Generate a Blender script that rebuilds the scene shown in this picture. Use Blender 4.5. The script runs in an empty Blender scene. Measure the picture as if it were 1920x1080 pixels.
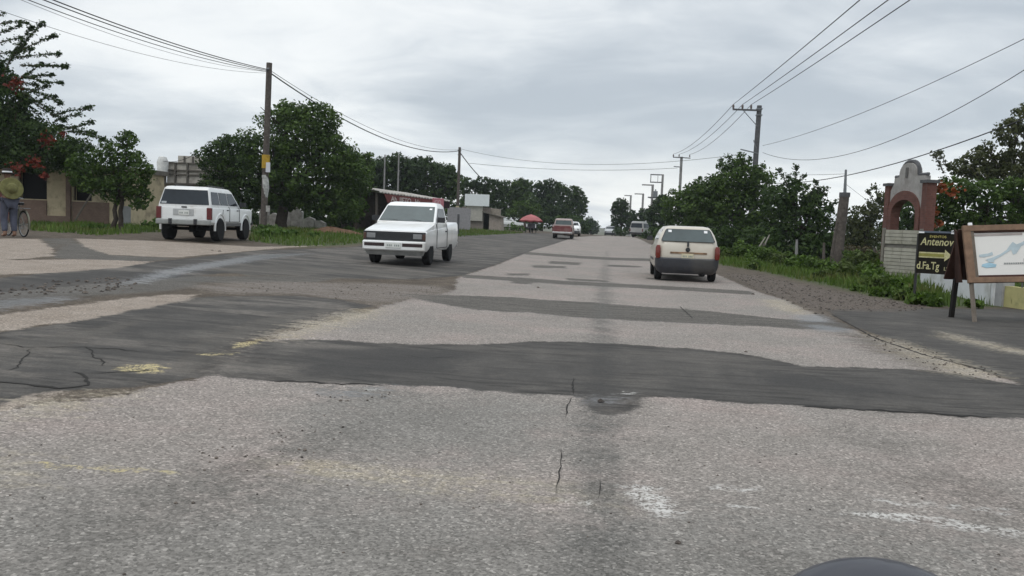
import bpy, bmesh, math, random
import numpy as np
from mathutils import Vector, Matrix
PI = math.pi
R_ = math.radians
rnd = random.Random(7)
C = bpy.context.scene.collection

# ------------------------------------------------------------------ camera
F_PX = 1560.0
HC = 1.30
ROLL = R_(2.2)
VPX, VPY = 1137.0, 427.0
u_, v_ = (VPX-960)/F_PX, (540-VPY)/F_PX
c_, s_ = math.cos(ROLL), math.sin(ROLL)
u0, v0 = u_*c_ - v_*s_, v_*c_ + u_*s_
PITCH = math.atan(v0)
YAW = math.atan(u0*math.cos(PITCH))
FW = Vector((-math.sin(YAW)*math.cos(PITCH), math.cos(YAW)*math.cos(PITCH), -math.sin(PITCH)))
RT0 = Vector((math.cos(YAW), math.sin(YAW), 0))
UP0 = RT0.cross(FW)
RT = RT0*c_ + UP0*s_
UP = UP0*c_ - RT0*s_
CAM = Vector((0, 0, HC))

def ray(px, py):
    return FW + RT*((px-960)/F_PX) + UP*((540-py)/F_PX)

def prof(y):
    if y < 40: return 0.0
    if y < 95:
        t = (y-40)/55; return 0.32*t*t*(3-2*t)
    if y < 108: return 0.32
    if y < 220: return 0.32-(y-108)*0.020
    return 0.32-112*0.020
def zg(x, y):
    return 0.033*min(max(-x-1, 0), 14) + prof(y)
def G(px, py):
    "point of the ground that the photo shows at this pixel"
    d = ray(px, py); z = 0.0
    for _ in range(25):
        if d.z > -1e-4: break
        t = (z-HC)/d.z
        t = min(t, 100)
        p = CAM + d*t
        z = 0.5*z + 0.5*zg(p.x, p.y)
    p = CAM + d*t
    return Vector((p.x, p.y, zg(p.x, p.y)))
def at(px, py, Y):
    "point at distance Y along the road"
    d = ray(px, py)
    return CAM + d*(Y/d.y)
def sc(px, Y):
    "photo pixels per metre there"
    p = at(px, 430, Y)
    return F_PX/((p-CAM).dot(FW))
def project(p):
    v = Vector(p)-CAM; d = v.dot(FW)
    return (960+F_PX*v.dot(RT)/d, 540-F_PX*v.dot(UP)/d)

# ------------------------------------------------------------------ node helpers
class NT:
    def __init__(s, name):
        s.m = bpy.data.materials.new(name); s.m.use_nodes = True
        s.t = s.m.node_tree; s.b = s.t.nodes['Principled BSDF']
        s.co = s.t.nodes.new('ShaderNodeTexCoord').outputs['Object']
    def put(s, sock, v):
        if isinstance(v, bpy.types.NodeSocket): s.t.links.new(v, sock)
        elif isinstance(v, (tuple, list)):
            sock.default_value = tuple(v) + ((1,) if len(sock.default_value) == 4 and len(v) == 3 else ())
        else: sock.default_value = v
    def noise(s, scale, detail=4, rough=.55, co=None, col=False):
        n = s.t.nodes.new('ShaderNodeTexNoise'); s.put(n.inputs['Vector'], co or s.co)
        n.inputs['Scale'].default_value = scale; n.inputs['Detail'].default_value = detail; n.inputs['Roughness'].default_value = rough
        return n.outputs['Color' if col else 'Fac']
    def voro(s, scale, out='Color', feature='F1', co=None):
        n = s.t.nodes.new('ShaderNodeTexVoronoi'); n.feature = feature; s.put(n.inputs['Vector'], co or s.co)
        n.inputs['Scale'].default_value = scale
        return n.outputs[out]
    def math(s, op, a, b=0.0, clamp=False):
        n = s.t.nodes.new('ShaderNodeMath'); n.operation = op; n.use_clamp = clamp
        s.put(n.inputs[0], a); s.put(n.inputs[1], b); return n.outputs[0]
    def mix(s, f, a, b, blend='MIX'):
        n = s.t.nodes.new('ShaderNodeMix'); n.data_type = 'RGBA'; n.blend_type = blend
        s.put(n.inputs[0], f); s.put(n.inputs[6], a); s.put(n.inputs[7], b); return n.outputs[2]
    def mr(s, v, a, b, c=0., d=1., smooth=False):
        n = s.t.nodes.new('ShaderNodeMapRange'); n.interpolation_type = 'SMOOTHSTEP' if smooth else 'LINEAR'
        s.put(n.inputs[0], v)
        for i, q in enumerate((a, b, c, d)): s.put(n.inputs[i+1], q)
        return n.outputs[0]
    def attr(s, name):
        n = s.t.nodes.new('ShaderNodeAttribute'); n.attribute_name = name; return n.outputs['Fac']
    def sep(s, v, ax):
        n = s.t.nodes.new('ShaderNodeSeparateXYZ'); s.put(n.inputs[0], v); return n.outputs[ax]
    def scale(s, v, k):
        n = s.t.nodes.new('ShaderNodeMapping'); s.put(n.inputs['Vector'], v); n.inputs['Scale'].default_value = k; return n.outputs[0]
    def bump(s, h, strength=.4, dist=.01):
        n = s.t.nodes.new('ShaderNodeBump'); s.put(n.inputs['Height'], h)
        n.inputs['Strength'].default_value = strength; n.inputs['Distance'].default_value = dist
        s.t.links.new(n.outputs[0], s.b.inputs['Normal'])
    def set(s, **k):
        for a, v in k.items(): s.put(s.b.inputs[a.replace('_', ' ')], v)
        return s.m

def mat(name, rgb, rough=.7, var=.18, scale=6, metallic=0., bump=0., grime=None, gscale=1.5, coat=0.):
    n = NT(name)
    f = n.noise(scale, 5, .6)
    lo = tuple(max(0, c*(1-var)) for c in rgb); hi = tuple(min(1, c*(1+var)) for c in rgb)
    col = n.mix(n.mr(f, .3, .7), lo, hi)
    if grime:
        g = n.mr(n.noise(gscale, 6, .65), .48, .68, 0, 1, True)
        col = n.mix(g, col, grime)
    if bump: n.bump(f, .5, bump)
    if coat: n.set(Coat_Weight=coat, Coat_Roughness=.08)
    if isinstance(rough, (int, float)) and rough >= .8: n.set(Specular_IOR_Level=.15)
    return n.set(Base_Color=col, Roughness=rough, Metallic=metallic)

# ------------------------------------------------------------------ mesh helpers
class MB:
    def __init__(s): s.v = []; s.f = []
    def add(s, vs, fs):
        o = len(s.v); s.v += [tuple(v) for v in vs]; s.f += [tuple(i+o for i in f) for f in fs]
    def box(s, c, size, rz=0., M=None):
        x, y, z = (q/2 for q in size)
        vs = [Vector((a*x, b*y, d*z)) for d in (-1, 1) for a, b in ((-1, -1), (1, -1), (1, 1), (-1, 1))]
        m = M or Matrix.Rotation(rz, 3, 'Z')
        s.add([m @ v + Vector(c) for v in vs], [(3, 2, 1, 0), (4, 5, 6, 7), (0, 1, 5, 4), (1, 2, 6, 5), (2, 3, 7, 6), (3, 0, 4, 7)])
        return s
    def tube(s, pts, r, n=6, cap=True):
        pts = [Vector(p) for p in pts]
        rs = r if isinstance(r, (list, tuple)) else [r]*len(pts)
        vs = []; 
        t0 = (pts[1]-pts[0]).normalized()
        ref = Vector((0, 0, 1)) if abs(t0.z) < .9 else Vector((1, 0, 0))
        a = t0.cross(ref).normalized()
        for i, p in enumerate(pts):
            t = (pts[min(i+1, len(pts)-1)]-pts[max(i-1, 0)]).normalized()
            a = (a - t*a.dot(t)).normalized(); b = t.cross(a)
            for k in range(n):
                w = 2*PI*k/n; vs.append(p + (a*math.cos(w)+b*math.sin(w))*rs[i])
        fs = [(i*n+k, i*n+(k+1) % n, (i+1)*n+(k+1) % n, (i+1)*n+k) for i in range(len(pts)-1) for k in range(n)]
        if cap: fs += [tuple(range(n-1, -1, -1)), tuple((len(pts)-1)*n+k for k in range(n))]
        s.add(vs, fs); return s
    def bar(s, a, b, w, d=None):
        a, b = Vector(a), Vector(b); d = d or w; t = (b-a); L = t.length
        q = t.to_track_quat('Z', 'Y').to_matrix()
        s.box((a+b)/2, (w, d, L), M=q); return s
    def prism(s, poly, ext):
        "polygon (list of 3D points) extruded along ext"
        n = len(poly); poly = [Vector(p) for p in poly]; e = Vector(ext)
        nor = Vector((0, 0, 0))
        for i in range(n): nor += poly[i].cross(poly[(i+1) % n])
        fl = nor.dot(e) > 0
        vs = poly + [p+e for p in poly]
        fs = [tuple(range(n))[::-1], tuple(range(n, 2*n))] + [(i, (i+1) % n, n+(i+1) % n, n+i) for i in range(n)]
        if not fl: fs = [f[::-1] for f in fs]
        s.add(vs, fs); return s
    def rings(s, R, seg=5):
        "stack of rounded rectangles: (z or (zfront, zrear), half width, y front, y rear, corner radius)"
        n = 4*(seg+1); vs = []
        for z, hw, yf, yr, r in R:
            zf, zr = z if isinstance(z, tuple) else (z, z)
            for cx, cy, a0 in ((hw-r, yf-r, 0), (-hw+r, yf-r, PI/2), (-hw+r, yr+r, PI), (hw-r, yr+r, 1.5*PI)):
                for k in range(seg+1):
                    a = a0+PI/2*k/seg; y = cy+r*math.sin(a)
                    vs.append((cx+r*math.cos(a), y, zr+(zf-zr)*(y-yr)/(yf-yr)))
        m = len(R)
        fs = [(i*n+k, i*n+(k+1) % n, (i+1)*n+(k+1) % n, (i+1)*n+k) for i in range(m-1) for k in range(n)]
        fs += [tuple(range(n-1, -1, -1)), tuple((m-1)*n+k for k in range(n))]
        s.add(vs, fs); return s
    def lathe(s, prof_, n=20, axis='Z', c=(0, 0, 0)):
        vs = []
        for r, h in prof_:
            for k in range(n):
                w = 2*PI*k/n; p = (r*math.cos(w), r*math.sin(w), h)
                if axis == 'X': p = (h, r*math.cos(w), r*math.sin(w))
                vs.append(Vector(p)+Vector(c))
        m = len(prof_)
        fs = [(i*n+k, i*n+(k+1) % n, (i+1)*n+(k+1) % n, (i+1)*n+k) for i in range(m-1) for k in range(n)]
        fs += [tuple(range(n-1, -1, -1)), tuple((m-1)*n+k for k in range(n))]
        s.add(vs, fs); return s
    def torus(s, c, R, r, axis='X', n=24, m=8, a0=0, a1=2*PI):
        full = abs(a1-a0-2*PI) < 1e-6
        pts = []
        for k in range(n+(0 if full else 1)):
            w = a0+(a1-a0)*k/n
            d = (0, math.cos(w), math.sin(w)) if axis == 'X' else (math.cos(w), math.sin(w), 0)
            pts.append(Vector(c)+Vector(d)*R)
        if full: pts += [pts[0]]
        s.tube(pts, r, m, cap=not full); return s
    def build(s, name, m, parent=None, loc=(0, 0, 0), smooth=False, bevel=0.):
        me = bpy.data.meshes.new(name); me.from_pydata(s.v, [], s.f); me.update()
        bm = bmesh.new(); bm.from_mesh(me); bmesh.ops.recalc_face_normals(bm, faces=bm.faces); bm.to_mesh(me); bm.free()
        return link(name, me, m, parent, loc, smooth, bevel)
def link(name, me, m, parent=None, loc=(0, 0, 0), smooth=False, bevel=0.):
    o = bpy.data.objects.new(name, me); C.objects.link(o); o.location = loc
    if m: me.materials.clear(); me.materials.append(m)
    if parent: o.parent = parent
    if smooth:
        me.polygons.foreach_set('use_smooth', [True]*len(me.polygons))
        me.set_sharp_from_angle(angle=R_(35 if smooth is True else smooth))
    if bevel:
        b = o.modifiers.new('bevel', 'BEVEL'); b.width = bevel; b.segments = 2; b.limit_method = 'ANGLE'; b.angle_limit = R_(40)
    return o
def quads(name, V, m, parent=None, tint=None, loc=(0, 0, 0)):
    "many separate quads from a numpy array (N,4,3)"
    V = np.asarray(V, dtype=np.float32); N = len(V); K = V.shape[1]
    me = bpy.data.meshes.new(name); me.vertices.add(N*K); me.vertices.foreach_set('co', V.reshape(-1))
    me.loops.add(N*K); me.loops.foreach_set('vertex_index', np.arange(N*K, dtype=np.int32))
    me.polygons.add(N); me.polygons.foreach_set('loop_start', np.arange(0, N*K, K, dtype=np.int32))
    me.update(calc_edges=True)
    if tint is not None:
        a = me.attributes.new('tint', 'FLOAT', 'POINT'); a.data.foreach_set('value', np.repeat(np.asarray(tint, dtype=np.float32), K))
    return link(name, me, m, parent, loc)
def tag(o, label=None, cat=None, group=None, kind=None):
    if label: o['label'] = label
    if cat: o['category'] = cat
    if group: o['group'] = group
    if kind: o['kind'] = kind
    return o
def thing(name, label, cat, loc=(0, 0, 0), rz=0., group=None):
    o = bpy.data.objects.new(name, None); C.objects.link(o); o.location = loc; o.rotation_euler = (0, 0, rz)
    o.empty_display_size = .2
    return tag(o, label, cat, group)
def boolean(o, cutters):
    for mb in cutters:
        c = mb.build('cutter', None)
        md = o.modifiers.new('cut', 'BOOLEAN'); md.operation = 'DIFFERENCE'; md.object = c; md.solver = 'EXACT'
        dg = bpy.context.evaluated_depsgraph_get(); dg.update()
        me = bpy.data.meshes.new_from_object(o.evaluated_get(dg))
        o.modifiers.clear(); old = o.data; o.data = me
        cm = c.data; bpy.data.objects.remove(c); bpy.data.meshes.remove(cm); bpy.data.meshes.remove(old)
def baked(o):
    dg = bpy.context.evaluated_depsgraph_get(); dg.update()
    me = bpy.data.meshes.new_from_object(o.evaluated_get(dg)); o.modifiers.clear(); o.data = me
def text(name, body, size, m, parent, M, thick=.002, align='LEFT', shear=0., sx=1.):
    cu = bpy.data.curves.new(name, 'FONT'); cu.body = body; cu.size = size; cu.extrude = thick; cu.align_x = align; cu.shear = shear
    cu.offset = size*.012; cu.resolution_u = 3
    o = bpy.data.objects.new(name, cu); C.objects.link(o)
    dg = bpy.context.evaluated_depsgraph_get(); dg.update()
    me = bpy.data.meshes.new_from_object(o.evaluated_get(dg)); bpy.data.objects.remove(o)
    me.transform(M @ Matrix.Diagonal((sx, 1, 1, 1)))
    return link(name, me, m, parent)
def skin(name, V, E, rad, m, parent=None, sub=2, root=0):
    me = bpy.data.meshes.new(name); me.from_pydata([tuple(v) for v in V], E, [])
    o = bpy.data.objects.new(name, me); C.objects.link(o)
    md = o.modifiers.new('skin', 'SKIN'); md.use_smooth_shade = True
    for i, sv in enumerate(me.skin_vertices[0].data):
        r = rad[i]; sv.radius = r if isinstance(r, tuple) else (r, r); sv.use_root = (i == root)
    sb = o.modifiers.new('sub', 'SUBSURF'); sb.levels = sub; sb.render_levels = sub
    baked(o); o.data.materials.clear(); o.data.materials.append(m)
    if parent: o.parent = parent
    return o

# ------------------------------------------------------------------ road sheet: distance fields of the real patches
def wpoly(pl): return np.array([[p.x, p.y] for p in (G(a, b) for a, b in pl)])
def sdf_poly(P, poly):
    n = len(poly); d = np.full(len(P), 1e9); inside = np.zeros(len(P), bool)
    for i in range(n):
        a, b = poly[i], poly[(i+1) % n]; e = b-a; w = P-a
        t = np.clip((w@e)/max(e@e, 1e-12), 0, 1); q = w-t[:, None]*e; d = np.minimum(d, (q*q).sum(1))
        c = (a[1] <= P[:, 1]) != (b[1] <= P[:, 1])
        xx = a[0]+(P[:, 1]-a[1])*(e[0]/(e[1] if abs(e[1]) > 1e-9 else 1e-9))
        inside ^= c & (P[:, 0] < xx)
    d = np.sqrt(d); return np.where(inside, d, -d)

POLY = {
 'light': [[(1188,444),(1215,456),(1262,475),(1330,508),(1362,522),(1418,546),(1472,562),(1530,590),(1600,620),(1700,652),(1870,705),(1990,745),(1990,1300),(-1200,1300),(-1200,900),(0,768),(250,735),(380,705),(430,680),(480,640),(700,580),(770,560),(846,548),(862,518),(930,497),(1000,468),(1075,445),(1130,441)]],
 'dark': [
   [(1075,445),(1002,468),(930,496),(866,517),(770,524),(640,522),(500,514),(420,512),(330,520),(150,535),(0,548),(-60,550),(-60,533),(0,521),(140,506),(300,490),(480,470),(660,463),(860,442),(1000,437),(1060,439)],
   [(-500,690),(0,624),(140,601),(300,566),(390,556),(560,554),(640,562),(700,574),(610,590),(500,626),(440,650),(400,690),(380,708),(250,726),(100,733),(0,760),(-500,850)],
   [(380,700),(400,665),(480,640),(560,636),(640,637),(700,642),(780,646),(900,646),(980,641),(1050,640),(1130,644),(1200,648),(1320,655),(1420,668),(1500,686),(1690,691),(1800,700),(1870,716),(2000,735),(2000,792),(1920,785),(1760,779),(1690,773),(1500,762),(1350,752),(1210,743),(1080,743),(940,736),(840,726),(640,720),(490,714)],
   [(1548,580),(1700,578),(1990,580),(1990,740),(1880,708),(1700,648),(1600,612)],[(1078,740),(1214,740),(1188,764),(1150,780),(1122,777),(1096,758)],
 ],
 'smudge': [[(270,905),(420,870),(640,800),(700,800),(600,870),(520,920),(400,960),(300,980),(180,1060),(90,1060),(150,1000)],[(1600,800),(1700,830),(1860,900),(1990,960),(1990,1010),(1830,960),(1700,900)],[(640,722),(745,724),(760,745),(600,745)],[(1560,618),(1640,630),(1800,690),(1760,700),(1640,660)]],
 'mid': [
   [(700,548),(840,553),(960,557),(1100,566),(1180,573),(1300,580),(1400,591),(1500,600),(1580,604),(1600,618),(1540,619),(1400,611),(1200,602),(1090,596),(1000,587),(900,582),(840,573),(780,560)],
   [(855,514),(1000,522),(1130,530),(1280,538),(1412,546),(1412,553),(1280,545),(1130,537),(1000,529),(870,521)],
   [(968,471),(1080,479),(1150,483),(1226,485),(1226,490),(1150,488),(1080,484),(985,477)],
   [(995,497),(1060,499),(1062,503),(1000,502)],[(1028,489),(1090,492),(1088,497),(1026,494)],[(1140,496),(1204,499),(1204,502),(1140,500)],
   [(950,512),(992,513),(990,517),(950,516)],[(1060,521),(1140,526),(1140,529),(1062,525)],[(960,524),(1000,527),(998,534),(962,531)],[(1210,520),(1262,524),(1262,527),(1210,523)],
   [(300,520),(520,517),(640,519),(600,529),(440,531),(330,527)],[(500,500),(700,506),(840,512),(780,518),(560,511)],[(240,560),(360,566),(520,560),(420,556)],[(620,575),(700,585),(560,612),(450,640),(400,690),(330,700),(360,650),(480,600)],[(0,640),(120,625),(260,600),(200,630),(60,660)],
   [(400,505),(520,494),(620,505),(600,515),(470,517)],
   [(90,470),(140,447),(78,447)],[(104,470),(140,448),(205,478),(330,484),(280,490),(170,487),(100,484)],
 ],
 'pale': [
   [(-60,600),(0,590),(180,566),(300,553),(378,552),(330,567),(150,601),(0,620),(-60,630)],
   [(-200,449),(72,447),(104,470),(92,482),(0,488),(-200,492)],[(142,447),(300,452),(480,463),(610,460),(520,466),(330,483),(205,478),(160,463)],
   [(-200,492),(0,487),(170,486),(284,491),(230,501),(120,511),(0,515),(-200,525)],
   [(-100,800),(0,760),(70,738),(110,735),(60,752),(0,775),(-100,820)],
 ],
 'gravel': [
   [(330,533),(480,528),(700,530),(830,536),(850,548),(770,562),(700,575),(640,562),(560,554),(430,552)],
   [(1352,512),(1420,516),(1560,545),(1700,566),(1760,575),(1700,585),(1560,583),(1535,592),(1470,562),(1418,546)],
   [(410,690),(430,660),(490,630),(590,592),(640,580),(600,605),(520,640),(470,650)],
   [(1560,618),(1640,630),(1800,690),(1760,700),(1640,660)],
   [(1090,745),(1210,743),(1190,760),(1150,778),(1120,775)],
   [(-40,545),(80,530),(200,520),(260,528),(240,548),(100,552),(-40,560)],
 ],
 'tan': [
   [(470,640),(560,605),(660,580),(740,575),(700,598),(620,618),(560,637)],
   [(500,868),(560,860),(640,868),(760,880),(960,897),(1100,912),(1190,930),(1150,945),(1060,938),(900,925),(700,910),(540,898)],
   [(1610,622),(1700,640),(1880,702),(1870,714),(1780,704),(1680,672)],
   [(-20,780),(60,752),(150,735),(280,728),(250,744),(120,775),(0,800)],
   [(-20,870),(0,850),(70,870),(20,905),(-20,900)],
   [(1470,562),(1530,590),(1500,594),(1440,575),(1420,560)],
   [(1760,620),(1850,640),(1990,670),(1990,678),(1880,660),(1760,632)],
 ],
 'wet': [
   [(200,538),(300,506),(480,477),(590,475),(500,486),(380,506),(270,532)],[(-40,575),(0,562),(120,556),(160,560),(0,582),(-40,590)],
   [(1496,608),(1545,609),(1600,618),(1585,624),(1530,620)],
   [(1090,744),(1180,744),(1150,757),(1108,757)],
   [(660,728),(700,722),(740,724),(720,742),(650,745),(600,735)],
   [(1545,588),(1480,590),(1500,604),(1570,606)],
 ],
 'stain': [
   [(1136,470),(1140,470),(1142,500),(1146,560),(1148,640),(1156,740),(1162,900),(1180,1090),(1185,1200),(1050,1200),(1060,1090),(1082,900),(1096,740),(1108,640),(1118,560),(1128,500)],
   [(-40,530),(140,508),(300,510),(420,520),(330,545),(150,558),(0,572),(-40,575)],[(560,654),(700,650),(900,660),(840,700),(560,712)],
   [(700,655),(800,655),(820,690),(640,712),(560,700)],[(1400,690),(1500,700),(1720,740),(1600,745),(1440,720)],
 ],
 'grey': [[(-200,980),(0,930),(300,930),(560,915),(800,930),(1040,955),(1300,945),(1600,960),(1990,1010),(1990,1300),(-200,1300)],
          [(620,735),(900,740),(1060,760),(1050,850),(900,860),(700,850),(560,850),(520,800)]],
 'paint': [
   [(212,694),(240,684),(275,680),(325,683),(310,690),(300,700),(268,702),(245,698)],
   [(440,650),(455,641),(490,637),(485,643),(460,650),(420,655)],[(368,664),(430,660),(450,662),(440,665),(370,667)],
   [(1165,912),(1195,905),(1235,915),(1255,935),(1275,958),(1250,970),(1215,955),(1180,940)],
   [(1600,960),(1680,960),(1780,975),(1940,1000),(1940,1012),(1800,992),(1660,975),(1605,968)],
   [(1330,911),(1430,916),(1428,920),(1330,916)],[(1350,945),(1400,948),(1440,955),(1400,957),(1350,950)],
   [(1064,936),(1104,939),(1100,945),(1068,942)],[(70,860),(130,872),(330,883),(330,890),(130,880),(60,868)],[(1600,930),(1760,945),(1900,960),(1900,964),(1700,948)],
   [(665,729),(700,727),(722,731),(700,738),(676,736)],[(1168,735),(1190,734),(1195,738),(1170,739)],
 ],
 'grass': [
   [(1196,447),(1222,448),(1290,474),(1352,497),(1420,508),(1480,522),(1560,539),(1640,557),(1700,569),(1790,576),(1990,576),(1990,460),(1400,440),(1200,443)],
   [(60,425),(290,437),(300,415),(60,410)],[(470,452),(560,464),(650,460),(700,455),(880,444),(980,437),(900,425),(600,425),(480,432)],
 ],
}
xs = np.concatenate([np.arange(-44, -13, .5), np.arange(-13, 7, .11), np.arange(7, 26.01, .4)])
ys = [1.0]
while ys[-1] < 108: ys.append(ys[-1]+max(.055, ys[-1]*.0125))
ys = np.array(ys + [112, 118, 126, 136, 150, 170, 195, 220])
def heightfield(name, xs, ys, drop=0.):
    X, Y = np.meshgrid(xs, ys); Z = np.vectorize(zg)(X, Y)-drop
    n, m = len(ys), len(xs)
    me = bpy.data.meshes.new(name); me.vertices.add(n*m)
    me.vertices.foreach_set('co', np.stack([X, Y, Z], -1).astype(np.float32).reshape(-1))
    i = (np.arange(n-1)[:, None]*m+np.arange(m-1)[None, :]).reshape(-1)
    q = np.stack([i, i+1, i+m+1, i+m], -1).astype(np.int32)
    me.loops.add(q.size); me.loops.foreach_set('vertex_index', q.reshape(-1))
    me.polygons.add(len(q)); me.polygons.foreach_set('loop_start', np.arange(0, q.size, 4, dtype=np.int32))
    me.update(calc_edges=True); me.polygons.foreach_set('use_smooth', [True]*len(q))
    return me, X, Y
me, X, Y = heightfield('road', xs, ys)
P = np.stack([X.reshape(-1), Y.reshape(-1)], -1)
for k, pls in POLY.items():
    s = np.full(len(P), -2.)
    for pl in pls:
        if pl[0] == (0, 0): continue
        s = np.maximum(s, np.clip(sdf_poly(P, wpoly(pl)), -2, 2))
    a = me.attributes.new(k, 'FLOAT', 'POINT'); a.data.foreach_set('value', s.astype(np.float32))

def road_material():
    n = NT('worn_asphalt')
    big = n.noise(.45, 3); md = n.noise(2.3, 6, .62); fine = n.noise(14, 5, .6)
    lon = n.noise(3.0, 5, .6, n.scale(n.co, (.35, 3, 1)))       # streaks across the road
    chipc = n.voro(78); chip = n.sep(chipc, 0); chip2 = n.sep(n.voro(150), 1)
    jag = n.math('ADD', n.math('MULTIPLY', n.math('SUBTRACT', md, .5), .40), n.math('ADD', n.math('MULTIPLY', n.math('SUBTRACT', fine, .5), .30), n.math('MULTIPLY', n.math('SUBTRACT', n.noise(45, 3), .5), .12)))
    rag = n.math('ADD', n.math('MULTIPLY', n.math('SUBTRACT', lon, .5), .55), n.math('MULTIPLY', n.math('SUBTRACT', fine, .5), .5))
    def mask(k, jagf, lo, hi): return n.mr(n.math('ADD', n.attr(k), jagf), lo, hi, 0, 1, True)
    # bare soil of the roadside
    soil = n.mix(n.mr(md, .3, .7), (.060, .048, .037), (.125, .102, .080))
    soil = n.mix(n.mr(n.math('ADD', n.attr('grass'), n.math('MULTIPLY', jag, 3.)), -.35, .5, 0, .9, True), soil, n.mix(n.mr(fine, .3, .7), (.032, .05, .016), (.075, .095, .032)))
    # light chip seal
    light = n.mix(n.mr(big, .38, .62), (.240, .218, .197), (.292, .253, .229))
    light = n.mix(n.mr(md, .3, .72, 0, .7), light, (.205, .184, .163))
    light = n.mix(n.mr(n.noise(.9, 4, .6, n.scale(n.co, (1, 1, 7))), .5, .68, 0, .55), light, (.280, .230, .207))
    light = n.mix(mask('grey', n.math('MULTIPLY', jag, 4.), -.5, .6), light, n.mix(n.mr(md, .3, .7), (.155, .145, .131), (.225, .209, .190)))
    spec = n.math('ADD', n.math('MULTIPLY', n.mr(chip, 0, 1, -1, 1), .33), n.math('MULTIPLY', n.mr(chip2, 0, 1, -1, 1), .16))
    spec = n.math('ADD', spec, n.mr(chip, .92, .97, 0, .40))
    spec1 = n.math('ADD', 1., spec)
    gr = n.mix(n.mr(chip, 0, 1), (.62, .60, .57), (1.3, 1.25, 1.2))
    col = n.mix(mask('light', jag, -.04, .05), soil, light)
    # gravel and dust
    grav0 = n.mix(n.mr(n.math('ADD', n.math('MULTIPLY', n.sep(n.voro(48), 0), .55), n.math('MULTIPLY', n.noise(9, 6, .7), .45)), .2, .8), (.052, .042, .035), (.165, .137, .117))
    grav = n.mix(n.mr(n.sep(n.co, 0), 1., 2.), n.mix(n.mr(n.noise(30, 4, .7), .3, .7), (.115, .10, .087), (.225, .195, .172)), grav0)
    mg = n.math('MULTIPLY', mask('gravel', n.math('MULTIPLY', rag, 2.0), -.2, .4), n.mr(lon, .3, .55, .35, 1.))
    # darker bitumen patches
    dark = n.mix(n.mr(md, .3, .7), (.062, .058, .054), (.098, .091, .083))
    dark = n.mix(n.mr(n.noise(1.1, 5, .65), .5, .68, 0, .7), dark, (.125, .114, .101))
    dark = n.mix(n.mr(fine, .5, .75, 0, .6), dark, (.058, .056, .054))
    dark = n.mix(n.mr(lon, .52, .66, 0, .75), dark, (.046, .043, .040))
    dark = n.mix(n.math('MULTIPLY', n.mr(n.attr('dark'), .9, .15, 0, 1, True), n.mr(n.noise(5, 5, .65, n.scale(n.co, (.3, 2.2, 1))), .5, .62, 0, .8)), dark, (.034, .032, .030))
    midc = n.mix(n.mr(lon, .35, .65), (.074, .068, .061), (.130, .119, .105))
    mm = n.math('MULTIPLY', mask('mid', n.math('MULTIPLY', jag, .9), -.06, .08), n.mr(fine, .2, .5, .75, 1.))
    col = n.mix(mm, col, midc)
    dj = n.math('ADD', n.attr('dark'), n.math('MULTIPLY', jag, .55))
    mdk = n.mr(dj, -.03, .035, 0, 1, True)
    lon2 = n.noise(1.6, 7, .68, n.scale(n.co, (.34, 1.0, 1)))
    far_ = n.math('MULTIPLY', n.math('MAXIMUM', n.mr(n.sep(n.co, 1), 7.5, 10.5), n.mr(n.sep(n.co, 0), -1.4, -2.4)), n.mr(n.sep(n.co, 0), 2., 3., .85, 0))
    dark = n.mix(n.math('MULTIPLY', far_, n.mr(lon2, .47, .60, 0, .85, True)), dark, n.mix(n.mr(fine, .35, .65), (.125, .113, .10), (.185, .165, .147)))
    dark = n.mix(n.math('MULTIPLY', far_, n.mr(lon2, .46, .36, 0, .7, True)), dark, (.048, .046, .044))
    col = n.mix(n.math('MULTIPLY', mdk, n.math('SUBTRACT', 1., n.math('MULTIPLY', mm, .55))), col, dark)
    seam = n.math('MULTIPLY', n.math('MULTIPLY', n.mr(dj, -.05, .03, 0, 1, True), n.mr(dj, .05, .22, 1, 0, True)), n.mr(md, .42, .62, 0, .75))
    col = n.mix(seam, col, (.042, .039, .036))
    mp = mask('pale', n.math('MULTIPLY', jag, .9), -.05, .06)
    col = n.mix(mp, col, n.mix(n.mr(md, .3, .7), (.225, .185, .150), (.30, .255, .215)))
    col = n.mix(mg, col, grav)
    mt = n.math('MULTIPLY', mask('tan', n.math('MULTIPLY', rag, 1.5), -.15, .32), n.mr(fine, .25, .6, .35, .9))
    col = n.mix(mt, col, n.mix(n.mr(md, .35, .65), (.30, .255, .185), (.36, .32, .26)))
    msm = n.math('MULTIPLY', mask('smudge', n.math('MULTIPLY', jag, 3.2), -.25, .4), n.mr(fine, .3, .6, .2, .55))
    col = n.mix(msm, col, (.10, .092, .082))
    ms = n.math('MULTIPLY', mask('stain', n.math('MULTIPLY', jag, 1.2), -.16, .22), n.math('MULTIPLY', n.mr(md, .25, .6, .62, .88), n.mr(n.sep(n.co, 1), 6, 40, 1., .42)))
    col = n.mix(ms, col, n.mix(mdk, (.105, .10, .092), (.05, .048, .046)))
    # aggregate speckle, weaker on the smooth bitumen
    amt = n.mr(mdk, 0, 1, 1, .28)
    v = n.math('ADD', 1., n.math('MULTIPLY', spec, amt))
    cc = n.t.nodes.new('ShaderNodeCombineColor'); [n.put(cc.inputs[i], v) for i in range(3)]
    col = n.mix(1., col, cc.outputs[0], 'MULTIPLY')
    # worn paint
    pm = n.math('MULTIPLY', mask('paint', n.math('MULTIPLY', rag, .45), -.035, .06), n.mr(n.math('ADD', n.math('MULTIPLY', fine, .6), n.math('MULTIPLY', chip, .4)), .38, .56))
    yel = n.mr(n.sep(n.co, 0), -2.1, -1.6, 1., 0.)
    col = n.mix(pm, col, n.mix(yel, (.52, .50, .47), (.46, .385, .21)))
    mw = mask('wet', n.math('MULTIPLY', rag, 1.2), -.12, .22)
    col = n.mix(n.math('MULTIPLY', mw, .5), col, (.06, .062, .068))
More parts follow.
